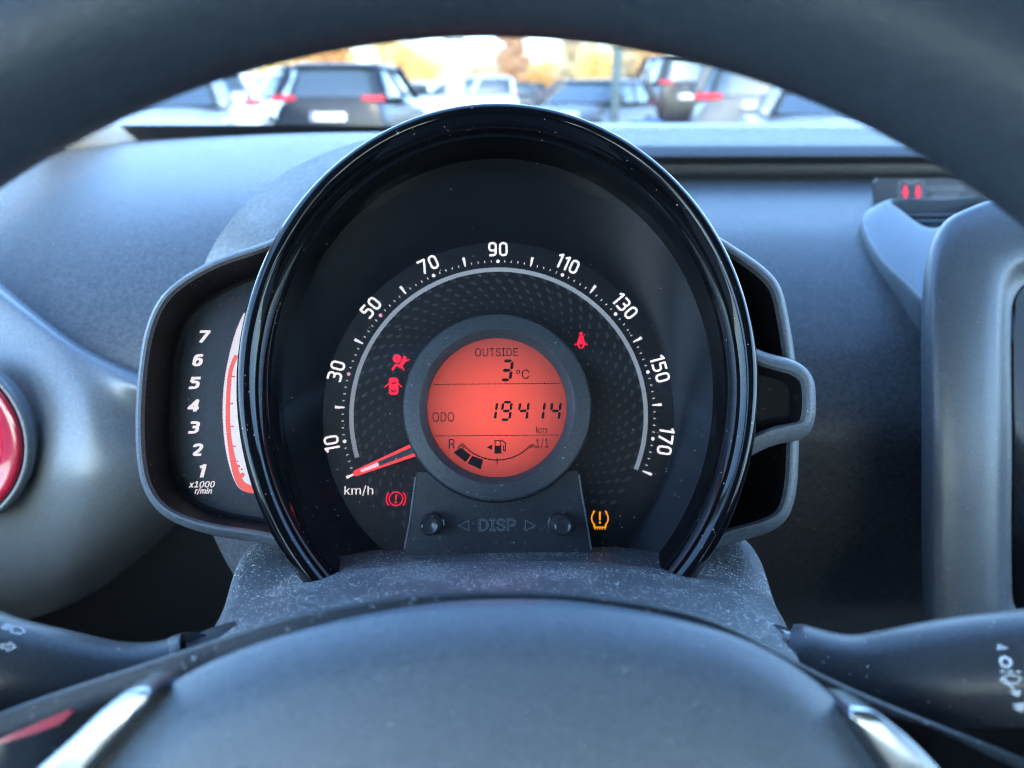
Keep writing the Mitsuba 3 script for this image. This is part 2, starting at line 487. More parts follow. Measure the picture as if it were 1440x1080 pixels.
parked_car('silver grey car facing the camera right of the gauge top', *D(826, 17), 148, 'paint_grey', 'hatch', 1.34)
parked_car('black hatchback with tail towards the camera near the dark post', *D(936, 22), 4, 'paint_black', 'van', 1.95, 4.2, 1.55)
parked_car('dark grey car at right with one bright red tail light', *D(1062, 12.2), -14, 'paint_grey', 'van', 1.58, 4.4, 1.86)
parked_car('silver car at the far right of the windscreen', *D(1178, 9.8), 160, 'paint_silver', 'hatch', 1.32)

parked_car('small white car in the far row left of the white post', *D(585, 33), 78, 'paint_white', 'hatch', 1.42)
parked_car('small grey car in the far row just right of the white post', *D(688, 34), 100, 'paint_grey', 'hatch', 1.42)
parked_car('pale blue car in the far row behind the silver grey car', *D(880, 30), 80, 'paint_pale_blue', 'hatch', 1.45)
parked_car('white car in the far row between the black hatchback and the dark grey car', *D(985, 26), 70, 'paint_white', 'hatch', 1.45)
scene['post_white'] = two(pbr((0.5, 0.52, 0.53), 0.5))
scene['post_dark'] = two(pbr((0.05, 0.085, 0.09), 0.5))
scene['bark'] = two(pbr((0.09, 0.07, 0.05), 0.9, 0.2))
scene['bin_blue'] = two(pbr((0.04, 0.10, 0.45), 0.5))


def post(label, px, d, r, h, mat, cat='post'):
    x, y = D(px, d)
    t = thing('post', label, cat)
    obj('shaft', tube(np.array([[x, y, 0], [x, y, h * 0.5], [x, y, h]]), r, 16), mat, t, smooth=40)
    b = bevel_box(r * 3.2, r * 3.2, 0.05, 0.01)
    b.apply_translation([x, y, 0.029])
    obj('base_plate', b, mat, t)
    c = bevel_box(r * 2.5, r * 2.5, 0.04, 0.01)
    c.apply_translation([x, y, h + 0.02])
    obj('cap', c, mat, t)


post('thick white post between the pale van and the bare tree', 640, 17.0, 0.19, 2.15, 'post_white')
post('dark teal post behind the silver grey car', 866, 15.5, 0.085, 1.86, 'post_dark')
post('slim cream lamp post left of the dark car roof', 512, 24, 0.14, 4.5, 'paint_cream')

leafs = {'leaf_orange': (0.82, 0.52, 0.20), 'leaf_gold': (0.88, 0.66, 0.28), 'leaf_brown': (0.62, 0.40, 0.24), 'leaf_tan': (0.72, 0.60, 0.40)}
for k_, c_ in leafs.items():
    scene[k_] = {'type': 'principledthin', 'base_color': rgb(*c_), 'roughness': 0.7, 'diff_trans': 0.8}


def tree(label, px, d, h, spread, leaf, seed, dense=1.0):
    rng = np.random.default_rng(seed)
    x, y = D(px, d)
    t = thing('autumn_tree', label, 'tree', None)
    tr = [tube(np.array([[x, y, 0], [x + 0.1, y, h * 0.3], [x - 0.05, y + 0.1, h * 0.62], [x, y, h * 0.9]]), [0.24, 0.2, 0.12, 0.03], 10)]
    tips = []
    for _ in range(26):
        z = h * rng.uniform(0.12, 0.8)
        a, ln = rng.uniform(0, 2 * math.pi), spread * rng.uniform(0.5, 1.0) * (1.1 - 0.5 * z / h)
        p0 = np.array([x, y, z])
        p2 = p0 + [ln * math.cos(a), ln * math.sin(a), ln * rng.uniform(0.2, 0.8)]
        pm = (p0 + p2) / 2 + [0, 0, 0.12 * ln]
        tr.append(tube(np.array([p0, pm, p2]), [0.06, 0.035, 0.01], 6))
        tips += [pm, p2]
    obj('trunk', tr, 'bark', t, smooth=True)
    tips = np.array(tips)
    n = int(5200 * dense)
    c = tips[rng.integers(0, len(tips), n)] + rng.normal(0, spread * 0.19, (n, 3))
    a = rng.normal(size=(n, 3))
    a /= np.linalg.norm(a, axis=1, keepdims=True)
    b = np.cross(a, rng.normal(size=(n, 3)))
    b /= np.linalg.norm(b, axis=1, keepdims=True)
    s = rng.uniform(0.05, 0.12, (n, 1))
    v = np.stack([c - a * s, c + b * s * 0.6, c + a * s, c - b * s * 0.6], 1).reshape(-1, 3)
    f = np.arange(4 * n).reshape(-1, 4)
    obj('crown', quads(v, f), leaf, t)


tree('golden tree standing left above the white hatchback', 395, 38, 6.0, 2.2, 'leaf_gold', 1, 1.6)
tree('orange tree right above the dark car roof', 468, 36, 5.0, 1.5, 'leaf_orange', 2, 1.4)
tree('golden tree just left of the white post', 583, 40, 2.9, 1.3, 'leaf_gold', 3, 1.4)
tree('brown tree right of the white post at the middle', 722, 36, 4.4, 0.75, 'leaf_brown', 4, 1.0)
tree('low tan tree right of the white post', 672, 48, 2.6, 1.2, 'leaf_tan', 9, 0.8)
tree('tan tree with thin crown right of the middle', 803, 44, 4.6, 0.9, 'leaf_tan', 5, 0.5)
tree('golden tree beside the dark teal post', 838, 38, 2.9, 1.0, 'leaf_gold', 6, 1.0)
tree('pale tan tree right of the dark teal post', 892, 42, 4.2, 1.2, 'leaf_tan', 7, 1.0)
tree('orange tree behind the black hatchback', 925, 36, 4.4, 1.0, 'leaf_orange', 8, 1.0)
tree('low brown tree at the far end of the car park', 770, 60, 2.4, 2.0, 'leaf_brown', 10, 1.2)

tree('low golden tree in the far row above the pale van', 610, 58, 3.3, 2.4, 'leaf_gold', 11, 1.0)
tree('low tan tree in the far row between the white post and the brown tree', 690, 62, 3.6, 2.6, 'leaf_tan', 12, 1.0)
tree('low orange tree in the far row behind the small black car', 752, 56, 2.6, 2.4, 'leaf_orange', 13, 1.0)
tree('wide golden tree in the far row above the silver grey car', 822, 56, 4.2, 2.6, 'leaf_gold', 14, 1.0)
tree('wide tan tree in the far row right of the dark teal post', 880, 60, 4.6, 3.0, 'leaf_tan', 15, 1.2)
tree('tall golden tree in the far row left of the lamp post', 540, 52, 5.0, 2.6, 'leaf_gold', 16, 1.2)

bx_, by_ = D(911, 12.0)
t = thing('wheeled_bin', 'bright blue bin in front of the black hatchback', 'bin')
b = bevel_box(0.36, 0.5, 0.62, 0.04)
b.apply_translation([bx_, by_, 0.36])
obj('tub', b, 'bin_blue', t)
b = bevel_box(0.40, 0.54, 0.05, 0.02)
b.apply_translation([bx_, by_, 0.70])
obj('lid', b, 'bin_blue', t)

# ------------------------------------------------------------------ unseen car shell round the camera, added to block and shape the light
t = thing('unseen_cabin', 'unseen car body with pale roof lining added around the dashboard to block sun', 'car interior')
obj('roof_lining', bevel_box(1.24, 1.9, 0.03, 0.01).apply_translation([0.32, -0.62, 1.44]), 'roof_cloth', t)
obj('rear_sun_block', bevel_box(1.36, 0.06, 1.1, 0.01).apply_translation([0.32, -1.58, 0.71]), 'seat_cloth', t)  # unseen panel added to keep the sun from behind off the interior
for sx, x0 in ((-1, -0.42), (1, 1.06)):
    obj('door_panel', bevel_box(0.05, 2.5, 0.67, 0.01).apply_translation([x0, -0.33, 0.595]), 'dark_plastic', t)
    obj('door_pillar', bevel_box(0.05, 0.2, 0.56, 0.01).apply_translation([x0, -0.55, 1.16]), 'roof_cloth', t)
    obj('rear_pillar', bevel_box(0.05, 0.35, 0.56, 0.01).apply_translation([x0, -1.40, 1.16]), 'roof_cloth', t)
obj('floor', bevel_box(1.5, 2.9, 0.03, 0.01).apply_translation([0.32, -0.2, 0.25]), 'dark_plastic', t)
obj('firewall', bevel_box(1.7, 0.03, 0.80, 0.01).apply_translation([0.32, 0.80, 0.62]), 'dark_plastic', t)
for x0 in (0.0, 0.66):
    obj('seat_back', bevel_box(0.48, 0.12, 0.62, 0.05).apply_translation([x0, -0.52, 0.80]), 'seat_cloth', t)
    obj('headrest', bevel_box(0.26, 0.10, 0.18, 0.04).apply_translation([x0, -0.56, 1.24]), 'seat_cloth', t)

# ------------------------------------------------------------------ dashboard
dash = thing('dashboard', 'dark grained plastic dashboard running under the windscreen', 'dashboard')
xs = [-420, 0, 160, 360, 560, 760]
rows = [
    ([262, 214, 200, 190, 186, 186], 0.90), ([268, 219, 204, 193, 189, 189], 0.86), ([285, 232, 216, 205, 201, 200], 0.76),
    ([320, 268, 252, 240, 234, 232], 0.63), ([380, 335, 318, 300, 292, 290], 0.53), ([460, 425, 412, 398, 390, 388], 0.475),
    ([560, 540, 530, 520, 515, 515], 0.452), ([680, 670, 660, 655, 655, 655], 0.475), ([790, 785, 780, 780, 780, 780], 0.54), ([960, 960, 960, 960, 960, 960], 0.72)]
ctrl = [[at(x, y, z + 0.015 * (i == 0)) for i, (x, y) in enumerate(zip(xs, ys_))] for ys_, z in rows]
def split_grid(ctrl, n, m, row):
    full = spline_grid(ctrl, n, m)
    q = np.asarray(full.vertices).reshape(n, m, 3)
    return quads(q[:row + 1].reshape(-1, 3), grid_faces(row + 1, m)), quads(q[row:].reshape(-1, 3), grid_faces(n - row, m))


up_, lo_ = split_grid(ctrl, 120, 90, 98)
obj('left_pad', up_, 'dash_plastic', dash, smooth=True)
obj('lower_pad_shade', lo_, 'dark_plastic', dash, smooth=True)  # lower end of the pad in darker plastic, standing in for under-dash shade

prof = [(181, .935), (186, .90), (203, .76), (206, .748), (209, .744), (220, .735), (223, .738), (226, .76), (232, .80), (246, .80), (252, .775), (262, .735),
        (285, .66), (320, .595), (400, .535), (520, .502), (630, .494), (730, .510), (840, .575), (960, .74)]
pp = np.array([at(720, y, z) for y, z in prof])
tt = np.linspace(0, len(prof) - 1, 140)
from scipy.interpolate import PchipInterpolator
py_, pz_ = PchipInterpolator(np.arange(len(prof)), pp[:, 1])(tt), PchipInterpolator(np.arange(len(prof)), pp[:, 2])(tt)
cut = int(140 * 7.2 / 18)
X = np.linspace(0.06, 1.05, 40)


def extr(sel):
    v = np.array([[x, py_[i], pz_[i]] for i in sel for x in X])
    return quads(v, grid_faces(len(sel), len(X)))


obj('right_shelf', extr(range(0, cut + 1)), 'shelf_plastic', dash, smooth=40)
obj('right_pad', extr(range(cut, 140)), 'dash_plastic', dash, smooth=True)

# trim panel beside the left vent: its crest runs down towards the cluster
xs2 = [-420, -200, -60, 60, 130, 200, 270, 340, 420]
crest = [150, 268, 360, 452, 498, 528, 545, 555, 560]
zc = [.50, .475, .455, .44, .437, .437, .445, .46, .49]
ctrl = []
foot = [920, 890, 862, 838, 812, 778, 735, 690, 650]
for dy, dz in ((-14, .06), (-4, .02), (0, .006), (7, 0.0), (22, -.004), (60, -.009), (120, -.013), (180, -.012), (230, -.002), (268, .016), (298, .042), (320, .080), (342, .14)):
    ctrl.append([at(x, c + (dy if dy < 25 else 22 + (dy - 22) * (fo - c - 22) / 298), z + dz + 0.00020 * max(0, x - 140) * (dy > 50)) for x, c, z, fo in zip(xs2, crest, zc, foot)])
obj('left_trim_panel', spline_grid(ctrl, 110, 90), 'trim_plastic', dash, smooth=True, label='grey smooth trim panel around the red ringed vent')

# left vent
vent = thing('air_vent', 'round air vent with glossy red insert at the left edge', 'air vent')
vf = Frame(at(-94, 620, 0.414), math.radians(12), math.radians(2))
e0 = vf.cl(34, 620)
R0 = abs(e0[0])
ang = np.linspace(0, 2 * math.pi, 120, endpoint=False)
circ = lambda r, cx=0.0, cy=0.0: np.stack([cx + r * np.cos(ang), cy + r * np.sin(ang)], 1)
obj('collar', ring_loft(vf, circ(R0 + 0.0042), [(0.003, -.012), (0, -0.002), (0.0006, 0.0006), (0.0016, 0.0018), (0.0028, 0.0020), (0.0037, 0.0010), (0.0041, -.004)]), 'trim_plastic', vent, smooth=True)
obj('red_insert', scale_loft(vf, circ(R0), [(1.0, -.01), (1.0, 0.000), (0.99, 0.0022), (0.97, 0.0034), (0.9, 0.0036), (0.8, 0.002), (0.68, -0.002), (0.6, -.012), (0.3, -0.014)]), 'red_gloss', vent, smooth=50)

# ------------------------------------------------------------------ instrument cluster
TILT = math.radians(20.88 + 7.0)
CF = Frame(at(700, 581, 0.300), TILT)
CF.o[0] = 0.0006
clu = thing('instrument_cluster', 'round instrument cluster with red lit display behind the steering wheel', 'instrument cluster')
STEP = 25.0
R_DOT = 0.0603
VC = 0.0105
LOW = 1.13
HIGH = 1.095


def oval(r, n=240, low=LOW):
    a = np.linspace(0, 2 * math.pi, n, endpoint=False)
    y = r * np.sin(a)
    return np.stack([r * np.cos(a), VC + np.where(y < 0, y * low, y * HIGH)], 1)


obj('bezel', ring_loft(CF, oval(0.0900), [(0.006, -.04), (0.0022, 0.0), (0.0004, 0.026), *[(0.0040 - 0.0040 * math.cos(q), .0338 + 0.0042 * math.sin(q)) for q in np.linspace(0, 1.5, 9)], (0.0047, .0377), (0.0056, .0369), (0.0070, .0351), (0.0082, .0332), (0.0090, .0314), (0.0093, .0300), (0.0104, .0297)]), 'gloss_black', clu, smooth=45)
obj('inner_wall', ring_loft(CF, oval(0.0806), [(0.0, .0300), (-0.0002, 0.020), (-0.0008, 0.008)]), 'wall_black', clu, smooth=True)
scene['dial_gloss'] = two(pbr((0.006, 0.007, 0.009), 0.22, 0.12))


def dial_fn(p, n, uv):
    u = (p.x - float(CF.o[0])) * float(CF.u[0]) + (p.y - float(CF.o[1])) * float(CF.u[1])
    v = (p.x - float(CF.o[0])) * float(CF.v[0]) + (p.y - float(CF.o[1])) * float(CF.v[1]) + (p.z - float(CF.o[2])) * float(CF.v[2])
    r = dr.sqrt(u * u + v * v)
    a = dr.atan2(u, v)
    lr = dr.log(dr.maximum(r, 1e-4) / 0.03)
    q = a * (66 / (2 * math.pi)) + lr * 8.0
    s = lr * 17.0
    du, dv = q - dr.floor(q) - 0.5, s - dr.floor(s) - 0.5
    size = 0.12 + 0.20 * smoothstep(0.036, 0.055, r)
    d = dr.sqrt(2.6 * du * du + dv * dv)
    dot = dr.select((d < size) & (r < 0.0575) & (r > 0.034) & (dr.abs(a) < 2.72), mi.Float(1), mi.Float(0))
    c = mix((0.008, 0.009, 0.011), (0.032, 0.035, 0.040), dot)
    return mix(c, (0.35, 0.34, 0.33), specks(p, 0.0012, 0.02, 0.3))


scene['dial_print'] = two(pbr(proc(dial_fn), 0.45, 0.3))
a64 = np.linspace(0, 2 * math.pi, 240, endpoint=False)
disc = np.stack([0.068 * np.cos(a64), 0.068 * np.sin(a64)], 1)
obj('dial_face', ring_loft(CF, disc, [(0, 0), (0.02, 0), (0.04, 0)], cap=0.0), 'dial_print', clu)
o1 = oval(0.0814)
cone = np.vstack([np.c_[disc * (1 - k) + o1 * k, np.full(240, 0.008 * k ** 1.2)] for k in np.linspace(0, 1, 10)])
obj('dial_surround', trimesh.Trimesh(CF.p(cone[:, 0], cone[:, 1], cone[:, 2]), np.vstack([grid_faces(10, 240, True)[:, [0, 2, 1]], grid_faces(10, 240, True)[:, [0, 3, 2]]]), process=False), 'dial_gloss', clu, smooth=True)

E_WHITE, E_RED, E_AMBER = 0.135, 0.16, 0.16
WHITE = tuple(E_WHITE * q for q in (1.0, 0.86, 0.84))
RED = tuple(E_RED * q for q in (1.0, 0.004, 0.045))
AMBER = tuple(E_AMBER * q for q in (1.0, 0.34, 0.0))

arc_ = [(R_DOT - 0.0028, a) for a in np.linspace(math.radians(-108.5), math.radians(112.0), 160)]
ring_poly = lambda r0, r1, a0, a1, n=120: Polygon([(r1 * math.sin(a), r1 * math.cos(a)) for a in np.linspace(a0, a1, n)] + [(r0 * math.sin(a), r0 * math.cos(a)) for a in np.linspace(a1, a0, n)])
obj('scale_arc', plate(CF, ring_poly(0.0561, 0.0578, math.radians(-107), math.radians(113)), 0.0002, 0.0003), 'grey_print', clu, emit=(0.022, 0.023, 0.027), label='grey arc line under the speed scale')


def rounded(pts, r, closed=False):
    """A polyline with rounded corners."""
    pts = [np.array(q, float) for q in pts]
    out, n = [], len(pts)
    for i, q in enumerate(pts):
        if not closed and i in (0, n - 1):
            out.append(q)
            continue
        a, b = pts[i - 1] - q, pts[(i + 1) % n] - q
        ra, rb = min(r, np.linalg.norm(a) / 2), min(r, np.linalg.norm(b) / 2)
        p0, p1 = q + a / np.linalg.norm(a) * ra, q + b / np.linalg.norm(b) * rb
        for t_ in np.linspace(0, 1, 8):
            out.append((1 - t_) ** 2 * p0 + 2 * t_ * (1 - t_) * q + t_ ** 2 * p1)
    if closed:
        out.append(out[0])
    return LineString(out)


def digit(ch, sw=0.15):
    h = sw / 2
    x1, y1 = 0.60 - h, 1 - h
    R = 0.26
    g = {
        '0': [rounded([(h, h), (x1, h), (x1, y1), (h, y1)], R, True)],
        '1': [rounded([(0.06, 0.80), (0.30, 0.955), (0.30, 0.0)], 0.0001)],
        '2': [rounded([(h, 0.72), (h, y1), (x1, y1), (x1, 0.56), (h + .02, h), (0.60, h)], 0.2)],
        '3': [rounded([(0.03, y1), (x1, y1), (x1, 0.53), (0.2, 0.53)], 0.22), rounded([(0.2, 0.53), (x1 + 0.01, 0.53), (x1 + 0.01, h), (0.02, h)], 0.24)],
        '4': [rounded([(0.43, 0), (0.43, y1), (0.05, 0.28), (0.62, 0.28)], 0.001)],
        '5': [rounded([(0.56, y1), (0.12, y1), (0.09, 0.58), (x1, 0.58), (x1, h), (0.02, h)], 0.22) if False else unary_union([LineString([(0.56, y1), (0.11, y1), (0.09, 0.57)]).buffer(h, cap_style=2, join_style=2)]), rounded([(0.09, 0.585), (x1, 0.585), (x1, h), (0.02, h)], 0.24)],
        '6': [rounded([(h, h), (x1, h), (x1, 0.60), (h, 0.60)], 0.22, True), rounded([(h, 0.3), (h, y1), (0.52, y1)], 0.24)],
        '7': [rounded([(0.0, y1), (0.54, y1), (0.20, 0)], 0.0001)],
        '9': [rounded([(h, 0.40), (x1, 0.40), (x1, y1), (h, y1)], 0.22, True), rounded([(x1, 0.7), (x1, h), (0.08, h)], 0.24)],
    }[ch]
    return unary_union([q if q.geom_type != 'LineString' else q.buffer(h, cap_style=2, join_style=1) for q in g])


def number_shape(s, height, sw=0.15, gap=0.14, wide=1.0, slant=0.0):
    x, parts = 0.0, []
    for ch in s:
        g = digit(ch, sw)
        x0, _, x1, _ = g.bounds
        parts.append(affinity.translate(g, x - x0, 0))
        x += x1 - x0 + gap
    g = affinity.translate(unary_union(parts), -(x - gap) / 2, -0.5)
    g = affinity.affine_transform(g, [wide * height, slant * height, 0, height, 0, 0])
    return g


on_dial = lambda r, deg: (r * math.sin(math.radians(deg)), r * math.cos(math.radians(deg)))
for s in range(10, 171, 20):
    dg = (s - 90) / 20 * STEP
    x, y = on_dial(R_DOT + 0.0050, dg)
    g = number_shape(str(s), 0.0058)
    obj('number', CF.mesh(placed(ext(g, 0.0002), x, y, -math.radians(dg)), 0.0003), 'lamp_white', clu, emit=WHITE)
    x, y = on_dial(R_DOT, dg)
    obj('scale_dot', CF.mesh(placed(ext(Point(0, 0).buffer(0.00068), 0.0002), x, y), 0.0003), 'lamp_white', clu, emit=WHITE if s not in (30, 50) else tuple(0.12 * q for q in (1.0, 0.14, 0.28)),
        label=None if s not in (30, 50) else 'pink speed scale dot')
for s in range(0, 181, 20):
    dg = (s - 90) / 20 * STEP
    x, y = on_dial(R_DOT + 0.0012, dg)
    g = Polygon([(-0.00026, -0.00185), (0.00026, -0.00185), (0.00058, 0.00185), (-0.00058, 0.00185)])
    obj('scale_tick', CF.mesh(placed(ext(g, 0.0002), x, y, -math.radians(dg)), 0.0003), 'lamp_white', clu, emit=WHITE)
mt = []
for s in range(2, 180, 2):
    if s % 10:
        dg = (s - 90) / 20 * STEP
        x, y = on_dial(R_DOT, dg)
        mt.append(placed(ext(box(-0.00017, -0.00042, 0.00017, 0.00042), 0.0002), x, y, -math.radians(dg)))
obj('minor_ticks', CF.mesh(trimesh.util.concatenate(mt), 0.0003), 'lamp_white', clu, emit=tuple(0.75 * q for q in WHITE), stuff=True)
q = CF.cl(505, 690)
obj('unit_lettering', CF.mesh(placed(text('km/h', 0.0032, 0.0002, squeeze=1.12), *q), 0.0003), 'lamp_white', clu, emit=WHITE)

# needle
ndl_w = 0.010
n0, n1 = CF.cl(492, 669, ndl_w), CF.cl(584, 632, ndl_w)
dv = (n1 - n0) / np.linalg.norm(n1 - n0)
nv = np.array([-dv[1], dv[0]])
Ln = np.linalg.norm(n1 - n0)
npt = lambda s, o: tuple(n0 + dv * s * Ln + nv * o)
outer = Polygon([npt(0.06, 0.0006), npt(0.085, 0.0011), npt(1.0, 0.0025), npt(1.0, -0.0025), npt(0.085, -0.0011), npt(0.06, -0.0006)])
inner = Polygon([npt(0.17, 0.00055), npt(1.02, 0.00125), npt(1.02, -0.00125), npt(0.17, -0.00055)])
nk = obj('needle', plate(CF, outer.difference(inner), 0.0008, ndl_w), 'lamp_red', clu, emit=tuple(0.17 * q for q in (1.0, 0.05, 0.05)), label='red outlined speed needle resting at zero')
obj('lit_tip', plate(CF, Polygon([npt(0.17, 0.00055), npt(0.44, 0.00077), npt(0.44, -0.00077), npt(0.17, -0.00055)]), 0.0005, ndl_w), 'lamp_white', nk, emit=tuple(0.11 * q for q in (1.0, 0.55, 0.58)))
obj('dark_core', plate(CF, Polygon([npt(0.44, 0.00077), npt(1.0, 0.00123), npt(1.0, -0.00123), npt(0.44, -0.00077)]), 0.0004, ndl_w), 'satin_black', nk)

# display
DW = 0.016
dc = CF.cl(699, 571, DW + 0.003)
RI = CF.cl(796, 571, DW)[0] - dc[0]
RO = CF.cl(832.5, 571, DW + 0.003)[0] - dc[0]
obj('display_ring', ring_loft(CF, circ(RO, *dc), [(0.0, -0.010 + 0.0), (0.0, DW + 0.0010), (0.0004, DW + 0.0022), (0.0012, DW + 0.0028), (RO - RI - 0.0030, DW + 0.0032), (RO - RI - 0.0022, DW + 0.0026), (RO - RI - 0.0004, DW + 0.0004), (RO - RI, DW - 0.006)]), 'ring_plastic', clu, smooth=35)
scene['lcd_sheet'] = {'type': 'principledthin', 'base_color': rgb(0.62, 0.16, 0.14), 'roughness': 0.6, 'diff_trans': 1.35, 'spec_trans': 0.0}
LW = DW - 0.001
dk = obj('display_screen', plate(CF, Point(*dc).buffer(RI + 0.0003, 64), 0.00001, LW), 'lcd_sheet', clu, label='round red backlit display')
obj('backlight', CF.mesh(placed(ext(Point(0, 0).buffer(0.0185), 0.0005), dc[0] - 0.001, dc[1] - 0.001), LW - 0.0138), 'lamp_red', dk, emit=(0.50, 0.18, 0.10))
obj('reflector', ring_loft(CF, circ(RI + 0.0004, *dc), [(0, LW), (0, LW - 0.0150), (0.01, LW - 0.0151)], cap=LW - 0.0151), 'white_print', dk)
LT = LW + 0.0001


def ink(name, m, label=None):
    obj(name, CF.mesh(m, LT), 'lcd_ink', dk, label=label)


cw = lambda px, py: CF.cl(px, py, LT)
PX = float((cw(720, 571) - cw(719, 571))[0])
ink('outside_lettering', placed(text('OUTSIDE', 11.6 * PX, 0.0001, squeeze=0.86), *cw(698, 495.5)))
SEG = {'0': 'abcdef', '1': 'bc', '2': 'abged', '3': 'abgcd', '4': 'fgbc', '5': 'afgcd', '6': 'afgedc', '7': 'abc', '8': 'abcdefg', '9': 'abcfgd'}


def seven(ch, w, h, tk, slant=0.14):
    g = tk * 0.22
    hz = lambda y: Polygon([(g, y), (tk * 0.5 + g, y + tk / 2), (w - tk * 0.5 - g, y + tk / 2), (w - g, y), (w - tk * 0.5 - g, y - tk / 2), (tk * 0.5 + g, y - tk / 2)])
    vt = lambda x, y0, y1: Polygon([(x, y0 + g), (x + tk / 2, y0 + tk / 2 + g), (x + tk / 2, y1 - tk / 2 - g), (x, y1 - g), (x - tk / 2, y1 - tk / 2 - g), (x - tk / 2, y0 + tk / 2 + g)])
    S = {'a': hz(h), 'g': hz(h / 2), 'd': hz(0), 'f': vt(0, h / 2, h), 'b': vt(w, h / 2, h), 'e': vt(0, 0, h / 2), 'c': vt(w, 0, h / 2)}
    u = unary_union([S[s] for s in SEG[ch]])
    return affinity.affine_transform(u, [1, slant, 0, 1, -w / 2 - slant * h / 2, -h / 2])


ink('temperature_digit', placed(ext(seven('3', 13 * PX, 27 * PX, 4.2 * PX), 0.0001), *cw(712.5, 521)))
ink('celsius_lettering', placed(text('°C', 13 * PX, 0.0001, squeeze=0.95), *cw(735, 526.5)))
for i, (ch, x) in enumerate(zip('19414', (696.5, 712, 736, 763.5, 781))):
    xx = x - (5 if ch == '1' else 0)
    ink('odometer_digit', placed(ext(seven(ch, 12 * PX, 24.5 * PX, 3.6 * PX), 0.0001), *cw(xx, 578)))
ink('odo_lettering', placed(text('ODO', 13.2 * PX, 0.0001, squeeze=0.78), *cw(623.5, 586.5)))
ink('km_lettering', placed(text('km', 9.5 * PX, 0.0001, squeeze=0.9), *cw(761.5, 604.5)))
for y in (540, 612.5):
    c0 = cw(699, y)
    hw_ = math.sqrt(max(0, (RI - 0.0004) ** 2 - (c0[1] - dc[1]) ** 2))
    ink('divider_line', ext(box(dc[0] - hw_, c0[1] - 0.00012, dc[0] + hw_, c0[1] + 0.00012), 0.0001))
ink('reserve_lettering', placed(text('R', 13.2 * PX, 0.0001, squeeze=0.9), *cw(635.5, 624)))
ink('full_lettering', placed(text('¹/₁' if False else '1/1', 12 * PX, 0.0001, squeeze=0.75), *cw(762.5, 624)))
gc = np.array([float(cw(699, 560)[0]), float(cw(699, 583)[1])])
ang_of = lambda px, py: math.atan2(*(cw(px, py) - gc))
gr = float(np.linalg.norm(cw(699, 647) - gc))
ga = lambda a: (gc[0] + gr * math.sin(a), gc[1] + gr * math.cos(a))
a0, a1 = ang_of(647, 626), ang_of(750, 626)
if a0 < 0:
    a0 += 2 * math.pi
arc = np.array([ga(a) for a in np.linspace(a0, a1, 50)])
arc[:, 1] = arc[:, 1]
tick = lambda p, q: LineString([p, q])
gauge = unary_union([LineString(arc).buffer(0.8 * PX, cap_style=2), tick(cw(699, 645), cw(699, 652)).buffer(0.8 * PX), LineString([cw(644, 630), cw(648, 625.5), cw(652, 630)]).buffer(0.8 * PX), LineString([cw(754, 630), cw(750, 625.5), cw(746, 630)]).buffer(0.8 * PX)])
ink('fuel_gauge_arc', ext(gauge, 0.0001))
for pts in (((648, 629), (662, 640), (655, 650), (638, 636.5)), ((664, 641), (679.5, 646.5), (676, 660), (657.5, 651.5))):
    ink('fuel_bar', ext(Polygon([cw(*q) for q in pts]), 0.0001))
pump = unary_union([Polygon([cw(695.5, 619), cw(705, 619), cw(705, 636), cw(707, 638), cw(694, 638), cw(695.5, 636)]).difference(Polygon([cw(697, 620.5), cw(703.5, 620.5), cw(703.5, 627), cw(697, 627)])),
                    LineString([cw(706, 619), cw(711, 624), cw(710.5, 634), cw(708.3, 634), cw(708, 627)]).buffer(0.7 * PX), Polygon([cw(684.5, 629), cw(692, 625.5), cw(692, 632.5)])])
ink('fuel_pump_symbol', ext(pump, 0.0001))

# control panel under the display, with two knobs
PW = 0.012
cp = lambda px, py: CF.cl(px, py, PW)
outline = [(586, 664), (582, 690), (576, 735), (569, 770), (568, 786), (620, 786), (700, 782), (780, 784), (832, 788), (831, 772), (825, 735), (817, 690), (812, 662)]
pan = Polygon([cp(*q) for q in outline]).difference(Point(*dc).buffer(RO + 0.0004, 64))
pk = obj('control_panel', plate(CF, pan.buffer(-0.0004).buffer(0.0004), 0.010, PW - 0.010), 'satin_black', clu, label='satin black panel with two knobs under the display')
edge = LineString([cp(814, 668), cp(817, 690), cp(825, 735), cp(831, 772)]).buffer(0.0003)
obj('panel_rib', plate(CF, edge, 0.0006, PW), 'emboss', pk)
obj('panel_rib', plate(CF, LineString([cp(584, 672), cp(582, 690), cp(576, 735), cp(569, 770)]).buffer(0.0003), 0.0006, PW), 'emboss', pk)
for px in (603.5, 791.5):
    kx = CF.cl(px, 739.5, PW + 0.016)
    kk = obj('knob', ring_loft(CF, circ(0.0036, *kx), [(0, PW - 0.001), (0, PW + 0.013), (0.0003, PW + 0.0145), (0.0008, PW + 0.015), (0.0012, PW + 0.0147), (0.0016, PW + 0.0145)], cap=PW + 0.0143), 'knob_plastic', pk, smooth=40)
    obj('collar', ring_loft(CF, circ(0.0043, *kx), [(0, PW), (0, PW + 0.0012), (0.0005, PW + 0.0016), (0.0008, PW + 0.0004)]), 'knob_plastic', kk, smooth=40)
dl = meshkit.text_mesh('DISP', 0.0037, 0.0005)


def outlined(s, height, sw):
    """Hollow lettering: only the outlines stand proud."""
    m = meshkit.text_mesh(s, height, 0.001)
    top = m.vertices[:, 2] > 0.0005
    f = m.faces[top[m.faces].all(1)]
    polys = unary_union([Polygon(m.vertices[t_][:, :2]).buffer(1e-6) for t_ in f])
    g = polys.buffer(sw / 2).difference(polys.buffer(-sw / 2))
    x0, y0, x1, y1 = g.bounds
    return affinity.translate(g, -(x0 + x1) / 2, -(y0 + y1) / 2)


